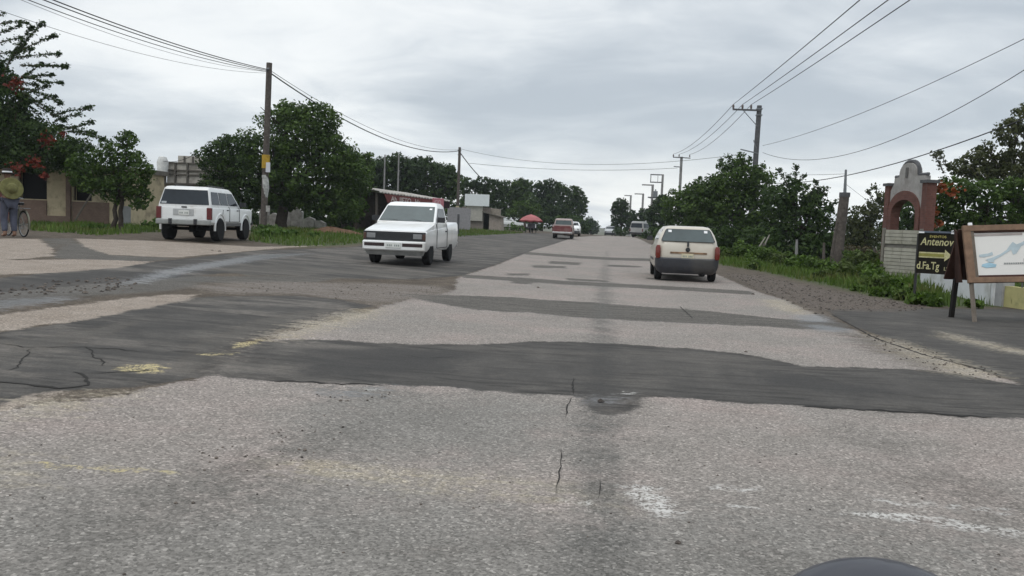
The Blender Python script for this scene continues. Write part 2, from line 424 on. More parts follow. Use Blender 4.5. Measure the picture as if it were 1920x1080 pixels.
    h = n.math('ADD', n.math('MULTIPLY', chip, amt), n.math('MULTIPLY', md, 2.))
    n.bump(h, .5, .006)
    rough = n.mr(mw, 0, 1, .82, .34)
    return n.set(Base_Color=col, Roughness=rough, Specular_IOR_Level=n.mr(mw, 0, 1, .10, .5))
road = link('road', me, road_material()); tag(road, kind='structure')

gx = np.array([-3000, -1200, -500, -250, -120, -60, -44, -30, -15, -8, -4, -1, 4, 8, 26, 40, 60, 120, 250, 500, 1200, 3000.])
gy = np.concatenate([[-200, -60, -20, 0], np.arange(8, 112, 4), [112, 118, 126, 136, 150, 170, 195, 220, 260, 330, 450, 700, 1200, 2500, 4000]]).astype(float)
def ground_material():
    n = NT('verge_soil'); a = n.noise(.5, 6, .65); b = n.noise(7, 5)
    return n.set(Base_Color=n.mix(n.mr(a, .4, .6), n.mix(n.mr(b, .3, .7), (.09, .075, .052), (.15, .125, .09)), n.mix(n.mr(b, .3, .7), (.03, .045, .015), (.06, .08, .03))), Roughness=.9)
gme, _, _ = heightfield('ground', gx, gy, .05)
tag(link('ground', gme, ground_material()), kind='structure')

# cracks in the asphalt: thin dark ribbons lying on the road
cr = MB()
def crack(pl, w0):
    pts = [G(a, b) for a, b in pl]; out = []
    for a, b in zip(pts[:-1], pts[1:]):
        k = max(2, int((b-a).length/.07))
        for i in range(k):
            p = a.lerp(b, i/k); out.append(p+Vector((rnd.uniform(-.007, .007), rnd.uniform(-.03, .03), 0)))
    vs = []; 
    for i, p in enumerate(out):
        t = (out[min(i+1, len(out)-1)]-out[max(i-1, 0)]); q = Vector((-t.y, t.x, 0)).normalized()
        w = w0*rnd.uniform(.25, 1.)*min(1, i*.5+.1, (len(out)-1-i)*.5+.1)
        z = Vector((0, 0, zg(p.x, p.y)-p.z+.004)); vs += [p+q*w+z, p-q*w+z]
    cr.add(vs, [(2*i, 2*i+1, 2*i+3, 2*i+2) for i in range(len(out)-1)])
for pl, w in [([(1076,708),(1074,742)], .012), ([(1074,744),(1062,765),(1062,790)], .006), ([(1052,842),(1050,870),(1048,900),(1040,930)], .004), ([(1050,875),(1044,880)], .003), ([(-40,640),(60,652),(160,650),(300,662)], .010), ([(160,650),(200,690)], .008), ([(300,662),(380,655)], .006), ([(60,652),(30,690),(0,700)], .008), ([(1640,735),(1720,745),(1840,752)], .008), ([(1500,700),(1560,715),(1600,712)], .006), ([(740,665),(800,672),(880,668)], .006), ([(1127,903),(1122,944)], .010),
              ([(-30,714),(60,720),(110,729),(165,722),(152,700),(132,694)], .022), ([(150,700),(240,697),(330,690)], .010),
              ([(1560,590),(1640,634),(1740,668),(1870,700)], .02), ([(1215,743),(1300,749)], .02),
              ([(1275,575),(1300,598)], .014), ([(1500,762),(1690,772),(1880,784)], .03),
              ([(490,713),(640,720),(760,723)], .02)]:
    crack(pl, w)
tag(cr.build('road_cracks', mat('crack_dirt', (.03, .028, .026), .9)), kind='structure')

def scatter(poly, n):
    P = wpoly(poly); out = []
    x0, y0 = P.min(0); x1, y1 = P.max(0); tries = 0
    while len(out) < n and tries < 60:
        tries += 1
        Q = np.random.default_rng(rnd.randrange(1 << 30)).uniform((x0, y0), (x1, y1), (n*2, 2))
        Q = Q[sdf_poly(Q, P) > 0]; out += [tuple(q) for q in Q]
    return out[:n]
st = MB()
def stone(p, r):
    vs = [Vector(v)*r*rnd.uniform(.7, 1.2) for v in ((1, 0, 0), (-1, 0, 0), (0, 1, 0), (0, -1, 0), (0, 0, .7), (.6, .6, .3), (-.6, .5, .35), (.5, -.6, .3), (-.5, -.5, .3))]
    a = rnd.uniform(0, 6.28); m = Matrix.Rotation(a, 3, 'Z')
    z = zg(p[0], p[1])
    st.add([m @ v + Vector((p[0], p[1], z+r*.2)) for v in vs], [(5, 4, 7, 0), (5, 2, 6, 4), (6, 1, 8, 4), (8, 3, 7, 4), (0, 2, 5), (2, 1, 6), (1, 3, 8), (3, 0, 7)])
for pl, n, r0, r1 in [(POLY['gravel'][1], 700, .008, .034), (POLY['gravel'][5], 120, .012, .04), (POLY['gravel'][0], 110, .006, .02), (POLY['gravel'][2], 22, .005, .012),
                      ([(350,850),(640,770),(660,800),(560,870),(400,900)], 34, .005, .012), ([(0,760),(1900,800),(1900,1080),(0,1080)], 130, .003, .008), ([(590,735),(740,730),(730,750),(600,755)], 16, .006, .014), (POLY['tan'][2], 120, .006, .018)]:
    for p in scatter(pl, n): stone(p, rnd.uniform(r0, r1))
for a, b, r in ((1271,1019,.016),(1126,754,.03),(572,845,.013),(1700,905,.006),(412,472,.05),(398,470,.04),(1412,553,.05),(330,944,.010),(362,944,.011),(1009,540,.04),(1398,660,.02)):
    p = G(a, b); stone((p.x, p.y), r)
def pebble_mat():
    n = NT('pebbles'); v = n.sep(n.voro(9), 0)
    return n.set(Base_Color=n.mix(n.mr(v, 0, 1), (.034, .028, .024), (.15, .122, .10)), Roughness=.9)
tag(st.build('loose_gravel', pebble_mat()), 'loose dark pebbles and broken asphalt scattered over road and shoulder', 'gravel', kind='stuff')

# ------------------------------------------------------------------ vegetation
def leaf_mat(name, lo, hi, hue=None):
    n = NT(name); t = n.attr('tint')
    col = n.mix(t, lo, hi)
    if hue: col = n.mix(n.mr(n.noise(.5, 3), .5, .65, 0, .8, True), col, hue)
    tr = n.t.nodes.new('ShaderNodeBsdfTranslucent'); n.put(tr.inputs[0], n.mix(1., col, (1., 1.25, .6), 'MULTIPLY'))
    ad = n.t.nodes.new('ShaderNodeMixShader'); ad.inputs[0].default_value = .22
    n.set(Base_Color=col, Roughness=.55, Specular_IOR_Level=.14)
    n.t.links.new(n.b.outputs[0], ad.inputs[1]); n.t.links.new(tr.outputs[0], ad.inputs[2])
    n.t.links.new(ad.outputs[0], n.t.nodes['Material Output'].inputs[0])
    return n.m
LEAF = leaf_mat('leaf_green', (.026, .050, .012), (.088, .138, .030), (.064, .105, .020))
LEAF_DARK = leaf_mat('leaf_dark', (.021, .041, .012), (.066, .106, .026))
LEAF_FAR = leaf_mat('leaf_far', (.020, .037, .014), (.050, .080, .026))
LEAF_OLIVE = leaf_mat('leaf_olive', (.045, .055, .022), (.10, .105, .045))
LEAF_BRIGHT = leaf_mat('leaf_bright', (.045, .085, .018), (.10, .165, .035))
FLOWER = leaf_mat('flower_red', (.075, .014, .010), (.17, .030, .016))
FLOWER_O = leaf_mat('flower_orange', (.14, .035, .012), (.26, .07, .02))
BARK = mat('bark', (.095, .075, .058), .9, .35, 9, bump=.02)
BARK_DARK = mat('bark_dark', (.055, .045, .037), .9, .35, 9, bump=.02)

def leaf_quads(cen, nor, size, rng, asp=.55):
    "diamond leaves at cen, facing roughly nor"
    N = len(cen); d = rng.normal(size=(N, 3)); n = nor + .9*rng.normal(size=(N, 3)); n /= np.linalg.norm(n, axis=1)[:, None]+1e-9
    t = np.cross(n, d); t /= np.linalg.norm(t, axis=1)[:, None]+1e-9; b = np.cross(n, t)
    s = (size*rng.uniform(.4, 1.6, N))[:, None]
    k = rng.uniform(-.25, .25, (N, 1))
    return np.stack([cen-t*s*.6, cen-b*s*asp*.6+n*s*k*.4, cen+t*s*.6, cen+b*s*asp*.6+n*s*k*.4], 1)

def crown_leaves(blobs, leaf, dens=5., seed=1, clump=(.20, .36), fluff=1.0):
    """leaf positions spread through clumps inside ellipsoids; blobs = [(centre, (rx, ry, rz))]"""
    rng = np.random.default_rng(seed); V = []; T = []
    for c, r in blobs:
        c = np.array(c); r = np.array(r, float); area = PI*r[0]*r[2]
        nc = int(max(10, 26*fluff)); rm = r.min()
        u = rng.normal(size=(nc, 3)); u /= np.linalg.norm(u, axis=1)[:, None]
        rad = rng.uniform(.35, 1.0, nc)**.6
        cc = c + u*r*rad[:, None]*.86
        cr_ = rm*rng.uniform(*clump, nc)
        n = max(4, int(area/leaf**2*dens/nc))
        for p, q in zip(cc, cr_):
            m = int(n*rng.uniform(.6, 1.4)); w = rng.normal(size=(m, 3)); w /= np.linalg.norm(w, axis=1)[:, None]
            ra = rng.uniform(.25, 1., m)**.5
            pos = p + w*ra[:, None]*q*np.array((1.15, 1.15, .85))
            V.append(leaf_quads(pos, w+np.array((0, 0, .5)), leaf, rng, .62)); T.append(np.clip(rng.normal(.42, .20, m)+rng.uniform(-.40, .40), 0, 1))
        # sparse leaves that fill the inside
        m = int(area/leaf**2*dens*.22); w = rng.normal(size=(m, 3)); w /= np.linalg.norm(w, axis=1)[:, None]
        pos = c + w*r*(rng.uniform(0, 1, m)**.4)[:, None]*.86
        V.append(leaf_quads(pos, w, leaf*1.5, rng)); T.append(rng.uniform(0, .5, m))
    return np.concatenate(V), np.concatenate(T)

def limb(mb, a, b, r0, r1, wob, seg=5, n=7):
    a, b = Vector(a), Vector(b); pts = []; rs = []
    for i in range(seg+1):
        t = i/seg; p = a.lerp(b, t); k = math.sin(t*PI)*wob
        pts.append(p+Vector((rnd.uniform(-k, k), rnd.uniform(-k, k), rnd.uniform(-k, k)*.5))); rs.append(r0+(r1-r0)*t)
    mb.tube(pts, rs, n); return pts

def pxblobs(Y, L, depth=.9):
    "crown lobes given by where they stand in the photo at distance Y: (px, py, rx, ry[, dY])"
    out = []
    for q in L:
        px, py, rx, ry = q[:4]; y = Y+(q[4] if len(q) > 4 else 0)
        p = at(px, py, y); s = sc(px, y)
        out.append((tuple(p), (rx/s, max(rx, ry)/s*depth, ry/s)))
    return out

def tree(name, label, cat, Y, trunks, L, leaf, dens, lm=LEAF, bm_=BARK, group=None, seed=1, tr=.14, fluff=1., flowers=None, clump=(.20, .36), sprays=None, depth=.9, bare=0):
    bl = pxblobs(Y, L, depth); mbt = MB()
    base = [at(px, 430, Y) for px in trunks]
    o = base[0]; gz0 = zg(o.x, o.y)
    root = thing(name, label, cat, (o.x, o.y, gz0), 0, group)
    inv = Vector((o.x, o.y, gz0))
    order = sorted(bl, key=lambda q: q[0][2])
    for i, b in enumerate(base):
        foot = Vector((b.x, b.y, zg(b.x, b.y)-.15))
        low = Vector(order[0][0]); top = Vector(order[-1][0])
        fork = foot.lerp(Vector((b.x*.6+top.x*.4, b.y*.6+top.y*.4, top.z)), .42)
        limb(mbt, foot, fork, tr*1.25, tr*.8, tr*.8, 5, 8)
        mine = [q for j, q in enumerate(bl) if j % len(base) == i] or bl
        for c, r in mine:
            tip = Vector(c)
            limb(mbt, fork, tip, tr*.6, tr*.18, .2, 5, 6)
            for _ in range(3):
                d = Vector((rnd.uniform(-1, 1)*r[0], rnd.uniform(-1, 1)*r[1], rnd.uniform(.1, 1)*r[2]))*.75
                limb(mbt, fork.lerp(tip, rnd.uniform(.5, .95)), tip+d, tr*.22, tr*.06, .1, 4, 5)
    mbt.v = [tuple(Vector(v)-inv) for v in mbt.v]
    mbt.build('trunk', bm_, root, smooth=60)
    leaf *= .72
    V, T = crown_leaves(bl, leaf, dens*.95, seed, clump, fluff)
    if sprays:
        rng = np.random.default_rng(seed+5); tw = MB(); VV = [V]; TT = [T]
        for (a, b, c, d, dy) in sprays:
            p, q = at(a, b, Y+dy), at(c, d, Y+dy+rng.uniform(-.4, .4)); Ln = (q-p).length
            mid = p.lerp(q, .55)+Vector((0, 0, rng.uniform(-.12, .14)*Ln))
            pts = []
            for i in range(11):
                t = i/10; pts.append(p*(1-t)**2+mid*2*t*(1-t)+q*t*t)
            tw.tube([x-inv for x in pts], [.022*(1-.8*i/10)+.004 for i in range(11)], 5)
            m = int(Ln/leaf*17); t = np.clip(np.where(rng.uniform(0, 1, m) < .3, rng.normal(.97, .03, m), rng.uniform(.02, 1, m)), 0, 1)
            A = np.array([tuple(x) for x in pts]); idx = t*10; i0 = np.minimum(idx.astype(int), 9); fr = (idx-i0)[:, None]
            pos = A[i0]*(1-fr)+A[i0+1]*fr
            wv = .5+.6*np.sin(t*rng.uniform(9, 16)+rng.uniform(0, 6))**2
            pos = pos+rng.normal(size=(m, 3))*leaf*.75*wv[:, None]*np.array((1, 1, .8))
            VV.append(leaf_quads(pos, np.tile((0, 0, .8), (m, 1)), leaf*.9, rng)); TT.append(rng.uniform(0, .6, m))
        tw.build('twigs', bm_, root, smooth=60)['kind'] = 'stuff'; V = np.concatenate(VV); T = np.concatenate(TT)
    quads('crown', V-np.array(inv), lm, root, T)
    if flowers:
        fm, spots = flowers; rng = np.random.default_rng(seed+9); FV = []
        for px, py, rr, n, dy in spots:
            p = np.array(at(px, py, Y+dy)); s = rr/sc(px, Y+dy)
            pos = p+rng.normal(size=(n, 3))*s*.55; FV.append(leaf_quads(pos, np.tile((0, -.6, .6), (n, 1)), .11, rng, .8))
        FV = np.concatenate(FV); quads('flowers', FV-np.array(inv), fm, root, rng.uniform(0, 1, len(FV)))['kind'] = 'stuff'
    return root

# left side, from the camera outwards
SPR = [(5,140,62,50,0),(15,120,80,44,0),(28,100,104,66,0),(0,45,52,43,-.5),(0,30,8,25,-.3),(30,108,112,101,0),(38,122,126,124,0),(44,140,116,155,0),(35,165,114,194,0),(20,150,100,140,.6),
       (40,172,98,206,0),(95,216,170,201,0),(120,240,172,228,0),(130,245,195,262,0),(110,235,178,250,.5),(0,80,40,70,.6),(0,100,60,92,.9),(10,165,80,118,.8),(0,150,70,160,.9),(60,190,120,225,.4),
       (0,120,46,86,.2),(30,200,105,180,.8),(0,62,38,48,.4),(20,185,90,160,.3),(100,230,150,215,.8)]
tree('flame_tree', 'tall feathery flame tree with red blossom overhanging the low house', 'tree', 33, [-45], [(0,300,70,34),(60,262,44,40),(20,235,50,36),(-40,225,80,70),(30,250,62,60),(95,275,60,50),(140,292,50,42),(20,195,44,44),(-60,130,70,80),(60,300,70,32),(5,150,30,36,1)],
     .13, 5.5, LEAF_DARK, seed=3, tr=.2, sprays=SPR, flowers=(FLOWER, [(28,158,12,90,-1.4),(88,265,10,60,-1.9),(118,250,6,35,-1.6),(66,305,12,60,-2.0),(30,315,14,50,-2.0),(84,330,7,40,-2.0)]))
tree('small_tree', 'small bushy tree with twin dark stems in front of the house', 'tree', 30, [213, 226], [(160,325,32,40),(215,300,44,42),(255,325,34,50),(225,350,44,34),(240,262,20,22),(190,350,36,26),(262,372,24,26)],
     .13, 5., LEAF, BARK_DARK, seed=5, tr=.085, clump=(.25, .42))
tree('broad_tree', 'large broad dark green tree behind the roadside pole', 'tree', 46, [530], [(540,372,70,30),(470,365,50,34),(640,385,55,36),(560,255,85,70),(500,290,70,62),(625,300,62,62),(565,330,95,50),(590,225,52,40),(470,320,50,50),(660,330,42,52),(540,215,44,34),(600,370,70,30),(510,365,45,35)],
     .17, 5.2, LEAF, BARK_DARK, seed=11, tr=.3, fluff=1.2)
tree('small_tree', 'dark low tree right of the concrete block building', 'tree', 44, [405, 446], [(430,385,44,28),(395,340,26,26),(415,285,38,34),(395,300,36,26),(440,320,40,40),(430,270,26,24),(455,350,34,34),(420,345,26,30)],
     .15, 4.6, LEAF_DARK, BARK_DARK, seed=13, tr=.1, clump=(.22, .40))
tree('bushy_tree', 'yellow green bushy tree at the right edge of the broad tree', 'tree', 52, [665], [(660,390,36,26),(655,320,36,50),(680,345,26,40),(640,365,40,30),(690,305,18,26)], .17, 5., LEAF_BRIGHT if False else LEAF, seed=17, tr=.12)
row = 'trees in a row behind the left buildings'
for i, (px, Y, L, lab) in enumerate([
    (735, 82, [(700,335,30,44),(722,372,44,30),(775,318,30,28),(720,325,34,34),(745,310,34,28),(760,340,34,30),(700,340,30,30),(735,370,50,26)], 'dense roadside tree rising behind the shop with the red sign'),
    (805, 86, [(850,345,22,34),(835,325,24,24),(800,320,32,30),(820,335,30,30),(780,345,28,30),(840,345,22,28),(810,370,44,24)], 'round dark tree between the shop and the second left pole'),
    (905, 100, [(880,352,26,20),(905,347,24,18),(930,352,26,20),(915,375,36,22),(885,385,30,24)], 'low dark tree behind the white board building'),
    (960, 112, [(950,358,28,22),(975,352,24,22),(985,380,34,30),(950,390,34,28)], 'dark tree to the left above the red parasol'),
    (1015, 120, [(1005,356,26,20),(1030,352,26,20),(1035,385,34,34),(1005,395,34,28)], 'tall dark tree between parasol and red pickup'),
    (1065, 126, [(1050,362,24,20),(1078,365,20,20),(1070,392,30,30),(1092,388,11,32),(1050,405,30,26)], 'last dark tree of the left row beside the open sky gap')]):
    tree('roadside_tree', lab, 'tree', Y, [px], L, .30 if Y < 95 else .36, 7., LEAF_DARK if i % 2 else LEAF_FAR, BARK_DARK, row, 20+i, .2)
tree('far_tree', 'distant bluish tree closing the left side of the road', 'tree', 210, [1108], [(1096,422,14,16),(1106,418,12,16),(1116,426,10,16),(1104,432,20,10)], .45, 7, LEAF_FAR, BARK_DARK, None, 31, .3)
tree('light_shrub', 'yellow green shrub just above the red parasol', 'shrub', 95, [985], [(978,388,22,14),(1000,392,18,14),(960,400,16,14)], .26, 4., LEAF, seed=33, tr=.1)
tree('low_shrub', 'low green shrub left of the parasol stand', 'shrub', 90, [962], [(960,428,14,12),(975,430,12,10),(948,436,10,7)], .24, 4., LEAF_BRIGHT, seed=34, tr=.06)

# right side
tree('hedge_tree', 'tallest broad bush on the right wrapping the big power pole', 'tree', 52, [1385], [(1385,340,55,50),(1340,370,60,55),(1390,400,70,52),(1420,350,48,48),(1310,385,46,50),(1350,430,70,40),(1385,312,22,18),(1440,420,50,45)],
     .19, 5., LEAF, BARK_DARK, seed=41, tr=.2, fluff=1.25, sprays=[(1360,330,1352,300,0),(1385,320,1388,289,0),(1410,325,1432,310,0),(1400,320,1406,296,0),(1372,320,1366,292,0)])
tree('hedge_tree', 'dark bush with ragged top left of the leaning stub post', 'tree', 44, [1495], [(1490,375,48,40),(1530,390,34,38),(1460,380,44,44),(1500,420,60,40),(1548,425,22,30),(1455,435,44,34),(1535,360,14,16),(1520,450,40,24)],
     .17, 5., LEAF_DARK, BARK_DARK, seed=43, tr=.15, fluff=1.2, sprays=[(1490,360,1493,312,0),(1480,355,1462,318,0),(1495,345,1508,328,0),(1500,360,1478,330,.4),(1530,372,1552,352,0),(1545,395,1568,378,0),(1520,365,1530,340,0)])
tree('hedge_tree', 'mid green bush directly above the cream hatchback', 'tree', 68, [1290], [(1285,375,34,36),(1265,395,30,34),(1300,400,40,40),(1275,425,36,24)], .22, 4.8, LEAF, BARK_DARK, seed=45, tr=.14)
rr = 'trees along the right verge in the distance'
for i, (px, Y, L, lab) in enumerate([
    (1165, 120, [(1165,385,18,18),(1160,408,18,22),(1178,410,16,24),(1152,392,8,12)], 'rounded tree right of the sky gap at the road end'),
    (1200, 112, [(1195,412,18,16),(1212,405,16,18),(1200,428,18,14)], 'low dark trees behind the parked white van'),
    (1240, 92, [(1235,392,22,24),(1250,380,20,20),(1240,420,24,22),(1222,405,14,20)], 'dark tree behind the slim concrete pole')]):
    tree('verge_tree', lab, 'tree', Y, [px], L, .32, 7., LEAF_FAR, BARK_DARK, rr, 50+i, .18)
tree('verge_bush', 'small dark bush at the foot of the slim concrete pole', 'bush', 88, [1222], [(1222,436,15,13),(1210,442,10,8),(1232,444,10,9)], .2, 4.5, LEAF_DARK, BARK_DARK, None, 56, .05)
tree('far_tree', 'distant small tree on the right verge by the vanishing point', 'tree', 200, [1148], [(1150,428,10,12),(1158,432,9,12)], .6, 4.5, LEAF_FAR, BARK_DARK, None, 57, .25)
tree('background_tree', 'dim tree between leaning stub post and the arch', 'tree', 50, [1620], [(1610,410,34,30),(1640,395,24,34),(1625,440,44,34),(1655,375,16,18),(1600,445,30,30)], .19, 4.2, LEAF_OLIVE, BARK_DARK, None, 58, .12, sprays=[(1640,385,1628,358,0),(1650,375,1640,350,0)])
tree('background_tree', 'shadowy tree seen through the opening of the brick arch', 'tree', 44, [1700], [(1700,400,34,36),(1690,440,44,34),(1730,430,34,40)], .18, 5., LEAF_DARK, BARK_DARK, None, 59, .12)
tree('flame_tree', 'spreading flame tree with orange blossom right of the brick column', 'tree', 31, [1850], [(1790,360,46,38),(1850,365,56,36),(1920,360,60,40),(1800,400,50,34),(1880,405,66,34),(1960,400,60,40),(1770,385,26,30),(1830,430,50,26)],
     .14, 5., LEAF, BARK_DARK, None, 61, .16, fluff=1.1, flowers=(FLOWER_O, [(1768,352,10,40,-1.3),(1750,398,8,60,-1.2),(1790,362,11,40,-1.5),(1744,388,6,40,-1.),(1760,418,7,30,-1.2)]))
tree('tall_tree', 'tall airy olive tree at the right edge behind the flame tree', 'tree', 38, [1925], [(1890,250,34,30),(1925,225,40,36),(1830,295,34,22),(1800,315,26,18),(1870,310,34,24),(1915,290,44,34),(1850,275,18,14),(1895,330,50,34),(1840,330,40,26)],
     .14, 4.6, LEAF_OLIVE, BARK_DARK, None, 63, .16, clump=(.2, .42), sprays=[(1770,325,1750,290,0),(1780,320,1762,285,0)])

# grass and weeds
def blades(name, polys, label, cat, m, h, w, seed, per, lean=.5):
    rng = np.random.default_rng(seed); V = []; T = []
    for pl, n in zip(polys, per):
        P = np.array(scatter(pl, n))
        if not len(P): continue
        n = len(P); z = np.vectorize(zg)(P[:, 0], P[:, 1])
        patch = np.sin(P[:, 0]*1.7+np.sin(P[:, 1]*.9)*2)*np.sin(P[:, 1]*.63+P[:, 0])*.5+.5
        keep = patch+rng.normal(0, .12, n) > .2; P, z, patch = P[keep], z[keep], patch[keep]; n = len(P)
        hh = h*rng.uniform(.4, 1.2, n)*(.45+.9*patch); a = rng.uniform(0, 2*PI, n); d = np.stack([np.cos(a), np.sin(a), 0*a], 1)
        l = np.stack([np.cos(a+1.4), np.sin(a+1.4), 0*a], 1)*(hh*lean*rng.uniform(.1, 1., n))[:, None]
        b = np.stack([P[:, 0], P[:, 1], z-.02], 1); up = np.zeros((n, 3)); up[:, 2] = hh
        ww = (w*rng.uniform(.6, 1.4, n))[:, None]
        V.append(np.stack([b-d*ww, b+d*ww, b+up*.6+l*.4+d*ww*.7, b+up+l], 1)); T.append(np.clip(patch*.5+rng.normal(.25, .2, n), 0, 1))
    o = quads(name, np.concatenate(V), m, None, np.concatenate(T)); tag(o, label, cat, None, 'stuff'); return o
gr_r = [(1200,446),(1224,450),(1290,476),(1352,498),(1420,508),(1480,522),(1560,539),(1640,556),(1700,569),(1790,577),(1930,578),(1930,520),(1700,490),(1560,470),(1400,455),(1240,444)]
gr_r2 = [(1352,494),(1420,506),(1480,520),(1560,536),(1640,553),(1700,566),(1790,576),(1720,520),(1560,485),(1420,470),(1350,470)]
GRASS = leaf_mat('grass_blade', (.040, .075, .012), (.12, .175, .040), (.125, .12, .045))
blades('verge_grass', [gr_r, gr_r2], 'uneven green grass on the right verge below the bushes', 'grass', GRASS, .26, .020, 71, [26000, 16000])
blades('roadside_grass', [[(55,432),(180,442),(300,436),(310,418),(60,412)], [(466,452),(560,463),(650,459),(700,452),(880,443),(985,437),(900,427),(640,428),(480,430)], [(486,440),(560,452),(560,432),(490,430)]], 'short green grass strip along the left roadside', 'grass', GRASS, .22, .026, 73, [9000, 15000, 3000])
def weeds(name, label, spots, m, seed, leaf=.09, cat='weeds'):
    V = []; T = []
    for px, py, r, hgt in spots:
        p = G(px, py); n = 3
        bl = [((p.x+rnd.uniform(-r, r)*.6, p.y+rnd.uniform(-r, r)*.6, p.z+hgt*rnd.uniform(.3, .6)), (r*rnd.uniform(.5, .9), r*rnd.uniform(.5, .9), hgt*.5)) for _ in range(n)]
        v, t = crown_leaves(bl, leaf, 4., seed+int(px), (.3, .5), .5); V.append(v); T.append(t)
    return tag(quads(name, np.concatenate(V), m, None, np.concatenate(T)), label, cat, None, 'stuff')
weeds('verge_weeds', 'leafy weeds and ragged plants growing over the right verge', [(1375,488,.5,.7),(1398,490,.6,.9),(1430,498,.6,.8),(1460,500,.7,.7),(1490,506,.6,.6),(1530,512,.6,.6),(1570,518,.5,.5),(1600,526,.6,.6),(1630,534,.5,.5),(1660,545,.5,.45),(1690,554,.4,.4),(1730,570,.3,.25),(1410,505,.4,.4),(1540,522,.4,.35),(1355,482,.5,.6),(1620,512,.7,.9),(1590,505,.7,.9),(1640,520,.5,.6),(1690,562,.25,.3),(1720,572,.2,.25),(1650,556,.25,.25),(1600,545,.25,.25),(1760,576,.2,.2),(1830,578,.15,.15)], leaf_mat('weed_leaf', (.038, .068, .012), (.11, .175, .03), (.075, .095, .03)), 81)
weeds('dry_weeds', 'brownish dry scrub in front of the fence by the stub post', [(1540,490,.6,.8),(1500,485,.7,.8),(1580,494,.6,1.0),(1615,498,.6,1.0),(1640,500,.5,.8)], leaf_mat('dry_leaf', (.06, .05, .03), (.12, .10, .06)), 87)
weeds('roadside_weeds', 'tufts of leafy weeds along the left roadside', [(280,428,.5,.5),(180,432,.4,.3),(510,444,.6,.4),(545,446,.5,.35),(500,436,.6,.5),(650,436,.5,.4),(590,444,.4,.2)], LEAF_BRIGHT, 91, .1)

# far thickets that read as one dark mass behind everything
def thicket(name, label, L, leaf, dens, m, seed):
    V = []; T = []
    for Y, items in L:
        v, t = crown_leaves(pxblobs(Y, items), leaf, dens, seed+Y, (.2, .4), .8); V.append(v); T.append(t)
    return tag(quads(name, np.concatenate(V), m, None, np.concatenate(T)), label, 'thicket', None, 'stuff')
thicket('far_thicket', 'dense dark undergrowth closing the view behind the left buildings', [
    (64, [(600,400,60,36),(520,405,50,30),(680,395,44,40),(640,420,60,20),(700,420,40,18),(570,425,60,14)]),
    (95, [(740,395,60,34),(820,395,50,36),(870,400,40,30),(780,425,60,16)]),
    (118, [(920,405,50,26),(1000,410,50,24),(1060,418,44,22),(960,425,60,14),(1090,425,20,18)]),
    (58, [(350,400,60,34),(420,400,60,34),(450,415,60,20)]), (70, [(100,395,90,50),(-20,390,80,60),(240,395,70,40)]), (53, [(560,400,70,26),(640,410,50,26),(490,400,40,26)])], .24, 4.6, LEAF_DARK, 300)
thicket('verge_thicket', 'dense dark undergrowth along the right verge down to the grass', [
    (47, [(1380,455,60,26),(1430,450,55,30),(1350,445,40,26)]), (43, [(1480,455,60,30),(1530,465,50,26),(1560,455,24,30)]),
    (66, [(1290,440,44,20),(1250,440,30,16)]), (55, [(1620,450,60,40),(1690,450,60,44),(1580,460,40,30)]), (40, [(1760,440,60,50),(1840,450,70,50),(1920,450,70,60)]),
    (110, [(1200,436,26,12),(1165,434,20,10),(1240,438,26,14)])], .15, 4.6, LEAF_DARK, 400)

# ------------------------------------------------------------------ materials of the built things
WHITE = mat('white_car_paint', (.80, .80, .79), .28, .03, 3, grime=(.70, .69, .66), gscale=1.2, coat=.5)
WHITE2 = mat('off_white_paint', (.72, .73, .72), .35, .05, 3, grime=(.55, .53, .50), gscale=1.5, coat=.3)
CREAM = mat('cream_car_paint', (.54, .495, .415), .3, .05, 3, grime=(.52, .46, .38), gscale=1.3, coat=.4)
REDP = mat('red_car_paint', (.15, .035, .035), .4, .12, 3, grime=(.20, .10, .09))
SILVER = mat('silver_car_paint', (.42, .43, .44), .35, .06, 3, coat=.3)
GLASS = mat('car_glass', (.022, .028, .034), .06, .3, 1.4); GLASS.node_tree.nodes['Principled BSDF'].inputs['Specular IOR Level'].default_value = .35
GLASS_G = mat('green_tinted_glass', (.055, .075, .075), .07, .25, 1.6); GLASS_G.node_tree.nodes['Principled BSDF'].inputs['Specular IOR Level'].default_value = .6
RUBBER = mat('rubber', (.018, .018, .019), .85, .3, 20)
PLASTIC = mat('black_plastic', (.022, .023, .026), .55, .2, 8)
BUMPER = mat('charcoal_bumper', (.032, .034, .042), .5, .2, 5, grime=(.06, .058, .056))
UNDER = mat('underbody', (.012, .012, .012), .9)
RIM = mat('wheel_rim', (.30, .30, .30), .5, .2, 6, .4)
RIMD = mat('dusty_hubcap', (.16, .155, .15), .6, .2, 6, .2)
LAMP = mat('lamp_glass', (.22, .225, .23), .15, .12, 14)
REDL = mat('red_lens', (.15, .022, .014), .2, .15, 16)
DREDL = mat('dark_red_lens', (.11, .012, .014), .2, .15, 16)
ORANGE = mat('amber_lens', (.45, .13, .02), .25)
PLATE = mat('plate_white', (.66, .67, .64), .5, .06)
PINK_ = mat('plate_ink', (.26, .29, .27), .7)
INK = mat('dark_ink', (.05, .07, .06), .7)
STICK = mat('sticker_white', (.75, .75, .75), .6)
CHROME = mat('dull_chrome', (.5, .5, .5), .3, .1, 4, .8)

